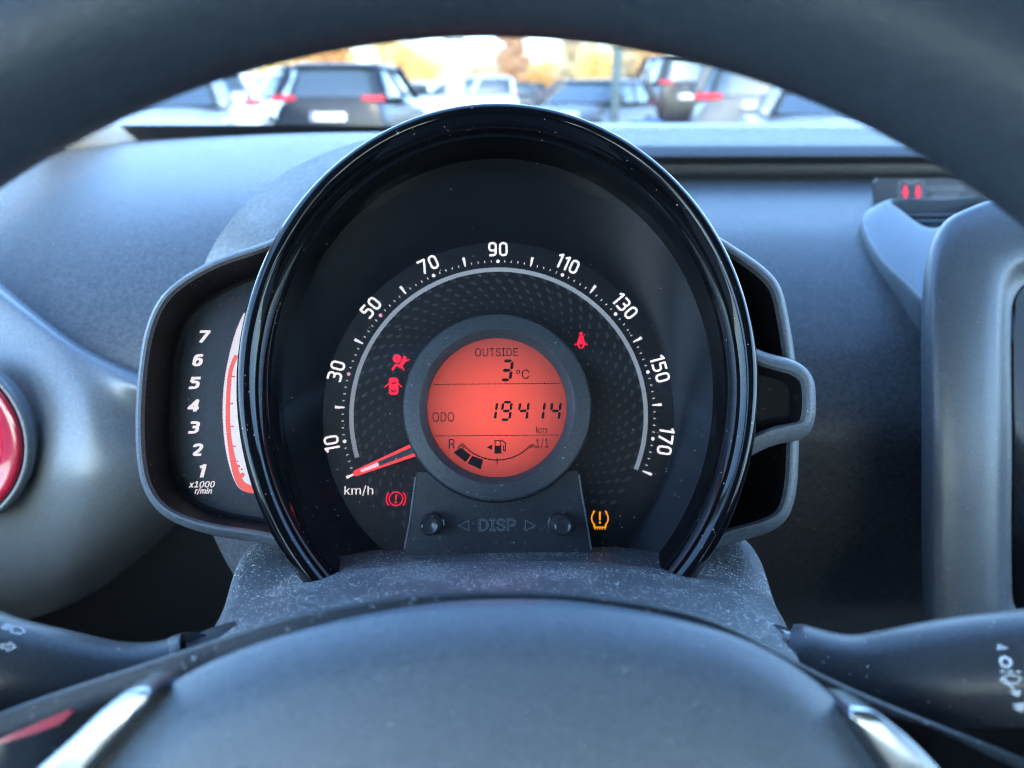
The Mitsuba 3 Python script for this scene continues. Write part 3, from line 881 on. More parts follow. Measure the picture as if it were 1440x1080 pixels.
obj('lettering', CF.mesh(placed(ext(outlined('DISP', 0.0042, 0.00035), 0.0004), *cp(699, 738)), PW), 'emboss', pk)
for pts in (((643, 739), (660, 730.5), (660, 747.5)), ((755, 739), (738, 730.5), (738, 747.5))):
    tri = Polygon([cp(*q) for q in pts])
    obj('arrow_mark', plate(CF, tri.difference(tri.buffer(-0.0004)), 0.0004, PW), 'emboss', pk)

# warning lamps
IW = 0.0004
ci = lambda px, py: CF.cl(px, py, IW)
IPX = float((ci(720, 600) - ci(719, 600))[0])
ln = lambda pts, w, cap=1: LineString([ci(*q) for q in pts]).buffer(w * IPX / 2, cap_style=cap)
dot = lambda px, py, r: Point(*ci(px, py)).buffer(r * IPX)
airbag = unary_union([dot(558.5, 504.5, 6.2), dot(569, 503.5, 2.9), ln([(568, 507), (563.5, 515.5)], 5.6), ln([(563, 514.5), (556.5, 513.5), (552.5, 519.5)], 3.6), ln([(564.5, 515), (568, 520)], 2.4), ln([(570, 508.5), (575, 505.8)], 2.2)])
door = unary_union([Polygon([ci(*q) for q in ((547, 533), (550, 531), (557, 531), (560.5, 533), (560.5, 553), (558, 555.5), (549, 555.5), (547, 553))]).difference(Polygon([ci(*q) for q in ((550, 538), (557.5, 538), (556.5, 539.8), (551, 539.8))])).difference(Polygon([ci(*q) for q in ((549.5, 549), (557.5, 549), (556.5, 551), (550.5, 551))])), ln([(547, 539.5), (541.5, 544.5)], 2.0), ln([(560.5, 539.5), (564.5, 544)], 2.0)])
belt_ = unary_union([dot(817, 469.5, 2.7), Polygon([ci(*q) for q in ((813.5, 474.5), (815, 472.5), (819, 472.5), (820.8, 474.5), (822.5, 482), (824.5, 484.5), (809.5, 484.5), (811.5, 482))]), ln([(812, 483.5), (808.6, 485)], 2.2), ln([(822, 483.5), (825.5, 485)], 2.2), ln([(813, 485), (815.3, 489.5)], 2.6), ln([(821, 485), (818.7, 489.5)], 2.6), ln([(819, 474), (822.3, 470.5)], 1.2)])
cb = np.array(ci(557, 701.5))
arcb = lambda r, w, d0, d1: LineString([(cb[0] + r * IPX * math.sin(math.radians(d)), cb[1] + r * IPX * math.cos(math.radians(d))) for d in np.linspace(d0, d1, 24)]).buffer(w * IPX / 2)
brake = unary_union([arcb(9.3, 1.7, 0, 360), arcb(13.2, 1.9, 50, 130), arcb(13.2, 1.9, 230, 310), ln([(557, 696.5), (557, 702)], 2.4), dot(557, 706, 1.4)])
ct = np.array(ci(843.5, 729))
arct = lambda r, w, d0, d1: LineString([(ct[0] + r * IPX * math.sin(math.radians(d)), ct[1] + r * IPX * math.cos(math.radians(d))) for d in np.linspace(d0, d1, 24)]).buffer(w * IPX / 2)
tyre = unary_union([arct(11.5, 2.2, 50, 140), arct(11.5, 2.2, 220, 310), ln([(834.3, 721), (835.5, 719)], 2.4), ln([(852.7, 721), (851.5, 719)], 2.4), ln([(835, 738.5), (835.5, 741.5), (851.5, 741.5), (852, 738.5)], 2.2), ln([(843.5, 720.5), (843.5, 730.5)], 2.8), dot(843.5, 735, 1.6)] + [box(*(np.array(ci(x - .8, 744.8))), *(np.array(ci(x + .8, 742)))) for x in (836.5, 840, 843.5, 847, 850.5)])
for nm, g, e, lb in (('airbag_lamp', airbag, RED, 'red lit airbag warning symbol'), ('door_lamp', door, RED, 'red lit open door warning symbol'), ('seat_belt_lamp', belt_, RED, 'red lit seat belt warning symbol'), ('brake_lamp', brake, RED, 'red lit brake warning symbol'), ('tyre_lamp', tyre, AMBER, 'amber lit tyre pressure warning symbol')):
    obj(nm, plate(CF, g, 0.0002, IW), 'lamp_red', clu, emit=e, label=lb)

# clear lens over the dial, slightly bowed
lens = []
for k in np.linspace(1, 0, 14):
    o = oval(0.0806 * max(k, 1e-3))
    o[:, 1] = VC + (o[:, 1] - VC)
    lens.append(np.c_[o, 0.0245 + 0.0008 * (1 - k * k) - (o[:, 1] - VC) * 0.09])
lv = np.vstack(lens)
obj('lens', quads(CF.p(lv[:, 0], lv[:, 1], lv[:, 2]), grid_faces(14, 240, True)), 'lens', clu, smooth=True)

rng = np.random.default_rng(21)
dv_, df_ = [], []
for _ in range(900):
    a, rr_ = rng.uniform(0, 2 * math.pi), 0.0795 * math.sqrt(rng.uniform(0.02, 1))
    x, y = rr_ * math.cos(a), rr_ * math.sin(a)
    y = VC + y * (LOW if y < 0 else HIGH)
    if rng.uniform() > (0.06 + 0.94 * max(0, min(1, (-y + 0.01) / 0.07)) ** 1.5):
        continue
    r_s = rng.uniform(0.00006, 0.00019) * (1 if rng.uniform() < 0.93 else 1.8)
    k = rr_ / 0.0806
    w = 0.0245 + 0.0008 * (1 - k * k) - (y - VC) * 0.09 + 0.00012
    n_ = 6
    ph = rng.uniform(0, 6.28)
    base_ = len(dv_)
    dv_ += [CF.p(x + r_s * math.cos(ph + q * 2 * math.pi / n_) * rng.uniform(.6, 1.2), y + r_s * math.sin(ph + q * 2 * math.pi / n_) * rng.uniform(.6, 1.2), w) for q in range(n_)] + [CF.p(x, y, w + r_s * 0.7)]
    df_ += [[base_ + q, base_ + (q + 1) % n_, base_ + n_] for q in range(n_)]
scene['dust_grey'] = two(pbr((0.42, 0.41, 0.39), 0.9, 0.2))
obj('dust', trimesh.Trimesh(np.array(dv_), df_, process=False), 'dust_grey', clu, label='pale dust specks on the lower gauge lens', stuff=True)
BEZ = Polygon(oval(0.0851))
# rev counter pod at left, bracket pod at right
PODW = 0.014
pod_l = [(430, 322), (372, 338), (318, 356), (268, 380), (228, 412), (205, 455), (193, 515), (188, 590), (190, 645), (200, 690), (222, 722), (262, 744), (320, 758), (380, 768), (440, 776), (470, 700), (480, 550), (470, 400)]
c = curve([CF.cl(x, y, PODW) for x, y in pod_l], 240)
POD_L, POD_R = 1.15, 1.5
pod_prof = [(0.004, -.06), (0.0004, -.010), (0.0, -.0065), (0.0006, -.0038), (0.0016, -.0014), (0.0028, -.0003), (0.0036, -.0004), (0.0041, -.0024), (0.0052, -.014), (0.0054, -.0155)]
pl_ = obj('rev_counter_pod', outside(ring_loft(CF, c, [(d * POD_L, PODW + w + 0.004) for d, w in pod_prof[:8]])), 'pod_plastic', clu, smooth=40)
obj('pod_lining', outside(ring_loft(CF, c, [(d * POD_L, PODW + w + 0.004 * (w > -0.01)) for d, w in pod_prof[7:]] + [(0.0066, PODW - .0165), (0.0080, PODW - 0.0172)])), 'pod_inside', pl_, smooth=True)
RW = PODW - 0.017
scene['rev_print'] = two(pbr(dusty((0.016, 0.019, 0.023), (0.4, 0.4, 0.4), 0.015), 0.4, 0.35))
rk = obj('rev_face', plate(CF, Polygon(inset_ring(ccw(c), 0.0062)).buffer(0).difference(BEZ), 0.0004, RW - 0.0004), 'rev_print', pl_)
cr = lambda px, py: CF.cl(px, py, RW + 0.0004)
RPX = float((cr(320, 571) - cr(319, 571))[0])
for ch, x, y in (('7', 287, 473), ('6', 278.5, 506.5), ('5', 274, 538.5), ('4', 272.5, 570), ('3', 273.5, 601), ('2', 277.5, 632.5), ('1', 283.5, 662.5)):
    obj('number', CF.mesh(placed(ext(number_shape(ch, 17.5 * RPX, 0.21, wide=1.35, slant=0.22), 0.0002), *cr(x, y)), RW + 0.0003), 'lamp_white', pl_, emit=tuple(0.9 * q for q in WHITE))
obj('lettering', CF.mesh(placed(text('x1000', 8.3 * RPX, 0.0002, True, 1.0, 0.2), *cr(284, 681)), RW + 0.0003), 'lamp_white', pl_, emit=tuple(0.8 * q for q in WHITE))
obj('lettering', CF.mesh(placed(text('r/min', 7.6 * RPX, 0.0002, True, 0.95, 0.2), *cr(286, 690.5)), RW + 0.0003), 'lamp_white', pl_, emit=tuple(0.8 * q for q in WHITE))
left_e = [(343, 440), (331, 468), (321, 505), (314.5, 545), (313, 580), (315, 615), (321, 650), (328, 672), (336, 686), (346, 692), (362, 693)]
le = curve([cr(*q) for q in left_e], 60, False)
ri = curve([cr(x, y) for x, y in ((400, 440), (398, 540), (402, 620), (412, 693))], 40, False)
bar = Polygon(np.vstack([le, ri[::-1]])).difference(BEZ)
obj('rev_bar', plate(CF, bar.buffer(-2.2 * RPX), 0.0001, RW + 0.0003), 'lamp_white', pl_, emit=tuple(0.085 * q for q in (0.98, 0.80, 0.77)), label='white lit rev counter bar')
obj('rev_bar_edge', plate(CF, bar.difference(bar.buffer(-2.2 * RPX)), 0.0001, RW + 0.0003), 'lamp_white', pl_, emit=tuple(0.10 * q for q in (1.0, 0.50, 0.44)))
ol = [(333, 500), (325, 520), (321.5, 550), (320.5, 580), (322.5, 615), (328, 648), (334, 670), (341, 682), (350, 687.5), (364, 688)]
oc = curve([cr(*q) for q in ol], 60, False)
wd = np.interp(np.linspace(0, 1, 60), [0, .6, .85, 1], [2.8, 3.2, 5.0, 6.0]) * RPX
nn = np.gradient(oc, axis=0)
nn = np.stack([-nn[:, 1], nn[:, 0]], 1) / np.linalg.norm(nn, axis=1, keepdims=True)
orl = [Polygon(np.vstack([oc + nn * wd[:, None], (oc - nn * wd[:, None])[::-1]]))]
for y, x in ((530, 324), (568, 321), (600, 322), (628, 325), (655, 330)):
    orl.append(LineString([cr(x, y), cr(x + 6, y - 0.5)]).buffer(1.0 * RPX))
orl += [Point(*cr(x, y)).buffer(r * RPX) for x, y, r in ((341, 668, 3.2), (336, 656, 1.6), (334, 649, 1.2), (340, 660, 1.5))]
obj('rev_bar_lit', plate(CF, unary_union(orl).intersection(bar), 0.0001, RW + 0.0005), 'lamp_red', pl_, emit=tuple(0.13 * q for q in (1.0, 0.16, 0.11)), label='orange red lit outline of the rev counter bar')

pod_r = [(980, 320), (1034, 344), (1072, 370), (1098, 398), (1110, 435), (1118, 480), (1124, 530), (1127, 600), (1126, 650), (1120, 705), (1106, 735), (1078, 752), (1030, 766), (970, 776), (930, 700), (920, 550), (940, 400)]
c = curve([CF.cl(x, y, PODW) for x, y in pod_r], 240)
pr_ = obj('bracket_pod', outside(ring_loft(CF, c, [(d * POD_R, PODW + w + 0.004) for d, w in pod_prof[:8]])), 'pod_plastic', clu, smooth=40)
obj('pod_lining', outside(ring_loft(CF, c, [(d * POD_R, PODW + w + 0.004 * (w > -0.01)) for d, w in pod_prof[7:]] + [(0.012, PODW - .032)])), 'pod_inside', pr_, smooth=True)
LWD = PODW + 0.013
cpod = c
loop = [(1040, 480), (1071, 490), (1105, 500), (1132, 512), (1147, 532), (1151, 560), (1149, 592), (1139, 612), (1110, 622), (1075, 633), (1040, 645), (1020, 620), (1012, 560), (1018, 505)]
c = curve([CF.cl(x, y, LWD) for x, y in loop], 200)
lk = obj('bracket_loop', outside(ring_loft(CF, c, [(d * 1.6, LWD + w + 0.004) for d, w in pod_prof[:8]]), 0.0878), 'pod_plastic', pr_, smooth=40)
obj('pod_floor', plate(CF, Polygon(inset_ring(ccw(cpod), 0.010)).buffer(0).difference(BEZ), 0.0004, PODW - 0.0325), 'pod_inside', pr_)
obj('loop_lining', outside(ring_loft(CF, c, [(d * 1.6, LWD + w + 0.004 * (w > -0.01)) for d, w in pod_prof[7:9]] + [(0.0085, PODW + 0.0045)]), 0.0878), 'pod_inside', pr_, smooth=True)
obj('loop_floor', plate(CF, Polygon(inset_ring(ccw(c), 0.0062)).buffer(0).difference(BEZ), 0.0004, PODW + 0.0050), 'pod_inside', pr_)

# cowl behind the cluster
cow = []
for k, (r, w) in enumerate(((0.086, -0.012), (0.098, -0.028), (0.122, -0.055), (0.152, -0.085), (0.163, -0.12), (0.166, -0.2))):
    o = oval(r)
    th = np.linspace(0, 360, 240, endpoint=False)
    o = o * (1 + 0.11 * min(1, k / 3) * np.exp(-((th - 142) / 32) ** 2))[:, None]
    o[:, 0] = np.where(o[:, 0] > 0, o[:, 0] * (0.089 / r) ** 0.9, o[:, 0])
    o[:, 1] = VC + (o[:, 1] - VC) * (0.089 / r) ** 0.25
    cow.append(np.c_[o, np.full(240, w)])
cv = np.vstack(cow)
obj('cowl', quads(CF.p(cv[:, 0], cv[:, 1], cv[:, 2]), grid_faces(6, 240, True)), 'dash_plastic', dash, smooth=True)

# ------------------------------------------------------------------ steering column cover
colm = thing('steering_column_cover', 'dusty grained plastic cover on the steering column below the gauge', 'column cover')
ctrl = []
for w, hw_, v0, dc_ in ((-0.03, 0.103, -0.0470, 0.002), (0.0, 0.0995, -0.0510, 0.003), (0.03, 0.0935, -0.0530, 0.0115), (0.06, 0.0865, -0.0545, 0.0130), (0.09, 0.0778, -0.0565, 0.0130), (0.14, 0.066, -0.059, 0.0130)):
    row = []
    for s in (-1.0, -1.0, -0.995, -0.97, -0.9, -0.7, -0.45, -0.2, 0, 0.2, 0.45, 0.7, 0.9, 0.97, 0.995, 1.0, 1.0):
        i = len(row)
        drop = dc_ * abs(s) ** 2.4 + (0.001 if abs(s) > 0.96 else 0) + (0.002 if abs(s) > 0.99 else 0)
        if i in (0, 16):
            drop = 0.10
        if i in (1, 15):
            drop = 0.035
        row.append(CF.p(s * hw_, v0 - drop, w))
    ctrl.append(row)
ctrl = np.array(ctrl)
a_ = PchipInterpolator(np.arange(6), ctrl, axis=0)(np.linspace(0, 5, 50))
a_ = PchipInterpolator(np.arange(17), a_, axis=1)(np.linspace(0, 16, 120))
obj('upper_shell', quads(a_.reshape(-1, 3), grid_faces(50, 120)), 'shroud_plastic', colm, smooth=True)


# ------------------------------------------------------------------ stalks
def stalk(pts, side):
    """pts: list of (px, py of the axis, depth, radius in metres): a lever of round section."""
    c_ = np.array([at(x, y, z) for x, y, z, r in pts])
    r_ = np.array([r for *_, r in pts])
    k = np.linspace(0, len(pts) - 1, 60)
    c_ = CubicSpline(np.arange(len(pts)), c_)(k)
    r_ = CubicSpline(np.arange(len(pts)), r_)(k)
    return c_, r_


def on_stalk(c_, r_, shape, px, py, rot=0.0, lift=0.00015, h=0.0001):
    """Wraps a flat shape onto the lever where the photograph shows it."""
    m = ext(shape, h)
    for _ in range(2):
        m = m.subdivide()
    v = np.asarray(m.vertices)
    out = []
    s_len = np.r_[0, np.cumsum(np.linalg.norm(np.diff(c_, axis=0), axis=1))]
    ax = np.gradient(c_, axis=0)
    ax /= np.linalg.norm(ax, axis=1, keepdims=True)
    k_ = np.linspace(0, len(c_) - 1, 1200)
    cf = np.stack([np.interp(k_, np.arange(len(c_)), c_[:, q]) for q in range(3)], 1)
    rf = np.interp(k_, np.arange(len(c_)), r_)
    tf = np.gradient(cf, axis=0)
    tf /= np.linalg.norm(tf, axis=1, keepdims=True)
    e1 = -FWD - (tf @ -FWD)[:, None] * tf
    e1 /= np.linalg.norm(e1, axis=1, keepdims=True)
    e2 = np.cross(tf, e1)
    e2 *= np.sign(e2 @ UP)[:, None]
    best = (1e9, 0, 0.0)
    for ph in np.linspace(-0.6, 1.4, 81):
        q = cf + rf[:, None] * (math.sin(ph) * e2 + math.cos(ph) * e1) - CAM
        e = np.hypot(720 + F * (q @ RIGHT) / (q @ FWD) - px, 540 - F * (q @ UP) / (q @ FWD) - py)
        m_ = int(np.argmin(e))
        if e[m_] < best[0]:
            best = (e[m_], m_, ph)
    phi0 = best[2]
    i0 = int(round(k_[best[1]]))
    s0 = float(np.interp(k_[best[1]], np.arange(len(c_)), s_len))
    co, si = math.cos(rot), math.sin(rot)
    for x, y, z in v:
        x, y = co * x - si * y, si * x + co * y
        sgn = 1 if ax[i0] @ RIGHT > 0 else -1
        s_ = s0 + sgn * x
        cc = np.array([np.interp(s_, s_len, c_[:, k]) for k in range(3)])
        rr = np.interp(s_, s_len, r_)
        phi = phi0 + y / rr
        m_ = int(np.clip(np.interp(s_, s_len, np.arange(len(c_))) / (len(c_) - 1) * 1199, 0, 1199))
        out.append(cc + (rr + lift + z) * (math.sin(phi) * e2[m_] + math.cos(phi) * e1[m_]))
    return trimesh.Trimesh(out, m.faces, process=False)


ls = thing('indicator_stalk', 'black light and indicator stalk at the left of the column', 'stalk')
c_, r_ = stalk([(-220, 905, .190, .0150), (-100, 922, .193, .0148), (0, 938, .196, .0122), (70, 948, .199, .0112), (140, 957, .202, .0102), (200, 958, .205, .0098), (245, 953, .208, .0105), (262, 950, .209, .0112)], -1)
lk_ = obj('lever', tube(c_, r_, 40), 'stalk_plastic', ls, smooth=50)
mm_ = 0.001
head = unary_union([LineString([(0.3 * mm_ + 1.7 * mm_ * math.cos(a) * (1 if math.cos(a) > 0 else 0.5), 1.05 * mm_ * math.sin(a)) for a in np.linspace(0, 2 * math.pi, 40)]).buffer(0.13 * mm_)] + [LineString([(-2.2 * mm_, y * mm_), (-1.0 * mm_, y * mm_)]).buffer(0.13 * mm_) for y in (-.75, -.25, .25, .75)])
obj('light_symbol', on_stalk(c_, r_, affinity.scale(head, 1.1, 1.1), 20, 886, -0.1), 'white_print', ls)
arrow = Polygon([(-1.5 * mm_, -0.55 * mm_), (-0.1 * mm_, -0.55 * mm_), (-0.1 * mm_, -1.3 * mm_), (1.6 * mm_, 0), (-0.1 * mm_, 1.3 * mm_), (-0.1 * mm_, 0.55 * mm_), (-1.5 * mm_, 0.55 * mm_)])
obj('arrow_symbol', on_stalk(c_, r_, arrow.difference(arrow.buffer(-0.26 * mm_)), 12, 909, 0.15), 'white_print', ls)
c2, r2 = stalk([(266, 948, .2105, .0095), (275, 944, .212, .0085), (290, 938, .215, .0095), (330, 930, .220, .0110)], -1)
obj('collar', tube(c2, r2, 32), 'dark_plastic', ls, smooth=50)

rs = thing('wiper_stalk', 'black wiper stalk with white symbols at the right of the column', 'stalk')
c_, r_ = stalk([(1128, 948, .209, .0128), (1145, 950, .208, .0126), (1190, 955, .206, .0116), (1245, 954, .204, .0120), (1340, 945, .200, .0134), (1440, 938, .196, .0140), (1560, 930, .192, .0146), (1700, 920, .190, .0150)], 1)
obj('lever', tube(c_, r_, 40), 'stalk_plastic', rs, smooth=50)
tri = Polygon([(-1.35 * mm_, -0.55 * mm_), (1.1 * mm_, -0.5 * mm_), (-0.6 * mm_, 0.85 * mm_)])
obj('mark', on_stalk(c_, r_, tri.difference(tri.buffer(-0.3 * mm_)), 1409, 911, 0.05), 'white_print', rs)
obj('mark', on_stalk(c_, r_, Point(0, 0).buffer(1.35 * mm_).difference(Point(0, 0).buffer(0.72 * mm_)), 1414, 932, 0), 'white_print', rs)
wip = [(math.sin(a) * 3.2 * mm_, math.cos(a) * 3.2 * mm_ - 2.2 * mm_) for a in np.linspace(-.95, .75, 20)]
fan = Polygon(wip + [(math.sin(a) * 1.1 * mm_, math.cos(a) * 1.1 * mm_ - 2.2 * mm_) for a in np.linspace(.75, -.95, 20)])
wiper = unary_union([fan.difference(fan.buffer(-0.3 * mm_)), LineString([(0.2 * mm_, -2.4 * mm_), (-1.6 * mm_, 0.1 * mm_)]).buffer(0.22 * mm_)] + [LineString([(x * mm_, 1.6 * mm_), ((x + 0.7) * mm_, 1.6 * mm_)]).buffer(0.22 * mm_) for x in (-2.0, -0.4, 1.2)])
obj('wiper_symbol', on_stalk(c_, r_, wiper, 1422, 955, -0.1), 'white_print', rs)
obj('mark', on_stalk(c_, r_, Polygon([(-1.3 * mm_, 0.7 * mm_), (1.3 * mm_, 0.7 * mm_), (0.2 * mm_, -0.9 * mm_)]), 1428, 975, 0.05), 'white_print', rs)
obj('mark', on_stalk(c_, r_, unary_union([Polygon([(-1.5 * mm_, y + 0.7 * mm_), (1.5 * mm_, y + 0.7 * mm_), (0.2 * mm_, y - 0.9 * mm_)]) for y in (0, -1.1 * mm_)]), 1433, 991, 0.05), 'white_print', rs)
c2, r2 = stalk([(1060, 930, .222, .0120), (1092, 938, .217, .0112), (1108, 944, .214, .0108), (1121, 948, .2115, .0100)], 1)
obj('collar', tube(c2, r2, 32), 'knob_plastic', rs, smooth=50)

# ------------------------------------------------------------------ centre stack at right
cs = thing('centre_stack', 'grey centre stack with black touchscreen at the right edge', 'centre console')
SF = Frame(at(1500, 560, 0.43), math.radians(17), math.radians(4))
out_ = [(1310, 560), (1311, 420), (1316, 370), (1326, 335), (1345, 306), (1378, 288), (1440, 268), (1600, 255), (1900, 262), (1960, 500), (1940, 900), (1700, 1000), (1400, 1000), (1335, 985), (1318, 930), (1311, 800)]
bend = lambda q: np.where(q > -0.05, -0.8 * (q + 0.05) ** 2, 0.0)      # the top leans away from the driver
op_ = np.array([SF.cl(x, y) for x, y in out_])
for _ in range(4):
    op_ = np.array([SF.cl(x, y, float(bend(q[1]))) for (x, y), q in zip(out_, op_)])
c = ccw(curve(op_, 240))
sprof = [(0.03, -.03), (0.0005, -.010), (0, -.006), (0.0008, -.0030), (0.0025, -.0006), (0.007, 0.0016), (0.015, 0.0034), (0.026, 0.0042), (0.034, 0.0038), (0.0385, 0.0022), (0.042, -0.0006), (0.047, -.0034), (0.0500, -.0040)]
poly = Polygon(c)


def offs(d):
    if d == 0:
        return c
    d = max(d, 1e-6)
    g = poly.buffer(-d - 0.02 * min(1, d / 0.03), 32).buffer(0.02 * min(1, d / 0.03), 32)
    b = np.array(g.exterior.coords)[:-1]
    b = ccw(b)
    # resample by angle about the centre so that rings match
    m = np.array([SF.cl(1640, 620)])[0]
    an = np.unwrap(np.arctan2(*(c - m).T[::-1]))
    bn = np.arctan2(*(b - m).T[::-1])
    o_ = np.argsort(bn)
    bn, b = bn[o_], b[o_]
    bn = np.r_[bn - 2 * math.pi, bn, bn + 2 * math.pi]
    b = np.vstack([b, b, b])
    q = (an + math.pi) % (2 * math.pi) - math.pi
    return np.stack([np.interp(q, bn, b[:, 0]), np.interp(q, bn, b[:, 1])], 1)


rings = [np.c_[offs(d), np.full(len(c), w)] for d, w in sprof]
v = np.vstack(rings)
obj('surround', quads(SF.p(v[:, 0], v[:, 1], v[:, 2] + bend(v[:, 1])), grid_faces(len(rings), len(c), True)), 'stack_plastic', cs, smooth=35)
sc = offs(0.0500)
sr = [np.c_[inset_ring(sc, d), w + bend(sc[:, 1])] for d, w in ((0, -.010), (0, -.0036), (0.0005, -.0030), (0.0012, -.0030), (0.002, -.0040))]
sr.append(np.c_[sr[-1][:, :2] * 0 + sr[-1][:, :2].mean(0), sr[-1][:, 2]])
sr = np.vstack(sr)
obj('touchscreen', quads(SF.p(sr[:, 0], sr[:, 1], sr[:, 2]), grid_faces(6, len(sc), True)), 'screen_glass', cs, smooth=30, label='glossy black touchscreen')

# vent pod left of the stack, on the dash
vp = thing('centre_vent', 'blue grey air vent pod between dashboard and centre stack', 'air vent')
va_, vb_ = at(1290, 300, 0.600), at(1290, 428, 0.492)
VF = Frame((va_ + vb_) / 2, math.atan2((va_ - vb_)[1], (va_ - vb_)[2]), 0.0)
ol_ = [(1213, 305), (1216, 322), (1226, 342), (1246, 368), (1276, 396), (1312, 428), (1360, 450), (1420, 430), (1440, 380), (1440, 320), (1400, 290), (1330, 285), (1262, 287), (1225, 292)]
c = ccw(curve([VF.cl(x, y) for x, y in ol_], 200))
il_ = [(1250, 293), (1262, 302), (1283, 318), (1304, 328), (1326, 322), (1346, 308), (1392, 292), (1392, 289), (1330, 289), (1280, 289)]
hole = ccw(curve([VF.cl(x, y) for x, y in il_], 400))
hc = VF.cl(1318, 305)
an_c, an_h = np.arctan2(*(c - hc).T[::-1]), np.arctan2(*(hole - hc).T[::-1])
hole = hole[[int(np.argmin(np.abs(np.angle(np.exp(1j * (an_h - a)))))) for a in an_c]]
vr = []
for k, w in ((0.12, -.03), (0.01, -.008), (0.0, -.004), (0.012, -.0012), (0.04, 0.0), (0.3, .0035), (0.6, .0055), (0.9, .0060), (0.97, .0052), (1.0, .0035), (1.0, -.004), (0.99, -.03)):
    vr.append(np.c_[c * (1 - k) + hole * k, np.full(200, w)])
vr = np.vstack(vr)
obj('housing', quads(VF.p(vr[:, 0], vr[:, 1], vr[:, 2]), grid_faces(12, 200, True)), 'trim_plastic', vp, smooth=40)
obj('duct', plate(VF, Polygon(hole).buffer(0.004), 0.0004, -.022), 'dark_plastic', vp)
for i, y in enumerate((295, 303, 312)):
    p0, p1 = VF.cl(1262 + 12 * i, y, -0.006), VF.cl(1390, y, -0.006)
    q_ = np.array([VF.p(*(p0 + (p1 - p0) * k), -0.006) for k in np.linspace(0, 1, 4)])
    obj('slat', tube(q_, 0.0016, 8), 'stack_plastic', vp, smooth=True)

# airbag indicator strip
ai = thing('airbag_indicator', 'dark strip with two red lit seat symbols and passenger airbag lettering', 'indicator panel')
AF = Frame(at(1310, 270, 0.66), math.radians(16), 0)
ca_ = lambda x, y: AF.cl(x, y, 0.001)
APX = float((ca_(1301, 270) - ca_(1300, 270))[0])
obj('panel', plate(AF, Polygon([AF.cl(*q) for q in ((1229, 256), (1234, 251), (1480, 251), (1480, 292), (1236, 292), (1230, 286))]), 0.004, -.003), 'satin_black', ai)
fr = Polygon([ca_(*q) for q in ((1264, 254), (1299, 254), (1299, 285), (1264, 285))]).buffer(-3 * APX).buffer(3 * APX)
obj('symbol_frame', plate(AF, fr.difference(fr.buffer(-1.1 * APX)), 0.0002, 0.001), 'grey_print', ai)
for x in (1273, 1291):
    g = unary_union([Point(*ca_(x, 262.5)).buffer(2.2 * APX), Polygon([ca_(*q) for q in ((x - 2.2, 264), (x + 2.2, 264), (x + 5, 273), (x - 5, 273))]), LineString([ca_(x - 1, 273), ca_(x - 1, 281)]).buffer(1.3 * APX), LineString([ca_(x + 2, 274), ca_(x + 1.5, 280)]).buffer(1.0 * APX)])
    obj('seat_lamp', plate(AF, g, 0.0002, 0.001), 'lamp_red', ai, emit=tuple(0.2 * q for q in (1.0, 0.03, 0.10)))
obj('lettering', AF.mesh(placed(text('PASSENGER', 6.5 * APX, 0.0002), *ca_(1329, 265)), 0.001), 'grey_print', ai)
obj('lettering', AF.mesh(placed(text('AIR BAG', 6.5 * APX, 0.0002), *ca_(1329, 276)), 0.001), 'grey_print', ai)
obj('lettering', AF.mesh(placed(text('REAR', 4 * APX, 0.0002), *ca_(1282, 257.5)), 0.001), 'grey_print', ai)

# ------------------------------------------------------------------ windscreen and pillar
ws = thing('windscreen', 'car windscreen with black printed lower border', 'windscreen')
base = [at(x, y, z) for x, y, z in ((-60, 212, .86), (170, 190, .93), (420, 184, .97), (720, 180, .985), (1100, 180, .985), (1500, 186, .96))]
base = np.array(base) - [0, 0, 0.012]
top = np.array([[-0.52, .30, 1.43], [-0.42, .33, 1.45], [-0.2, .36, 1.46], [0.05, .37, 1.46], [0.35, .37, 1.46], [0.85, .33, 1.45]])
sheet = np.array([base + (top - base) * k + np.array([0, 0.03, 0.02]) * math.sin(math.pi * k) for k in np.linspace(0, 1, 12)])
obj('glass', spline_grid(sheet, 24, 40), 'pane', ws, smooth=True)
fb = np.array([sheet[0] + (sheet[1] - sheet[0]) * k for k in (-0.05, 0.11)])
fb = fb + np.array([0, -0.002, 0.0])
fw = np.array([0.9, 0.62, 0.50, 0.28, 0.12, 0.12])
fb[1] = sheet[0] + (sheet[1] - sheet[0]) * (0.02 + fw[:, None]) + np.array([0, -0.002, 0.0])
obj('black_border', quads(np.vstack(fb), grid_faces(2, 6)), 'frit', ws)
seal = np.array([at(x, y, 1.03) + np.array([0, dy, dz]) for dy, dz in ((0, 0), (0.004, 0.006), (0.03, 0.008)) for x, y in zip((820, 1000, 1200, 1400), (183, 183, 184, 187))])
obj('lower_seal', quads(seal, grid_faces(3, 4)), 'pillar_trim', ws, smooth=True, label='pale strip along the right part of the windscreen base')
pt = thing('windscreen_pillar', 'pale windscreen pillar trim at the left end of the dashboard', 'pillar')
pb, ptop = at(140, 196, .90), np.array([-0.60, 0.15, 1.45])
pa = np.array([pb + (ptop - pb) * k + np.array([0, 0, 0.03 * math.sin(math.pi * k)]) for k in np.linspace(-0.1, 1, 14)])
obj('trim', tube(pa, 0.030, 20), 'pillar_trim', pt, smooth=True)

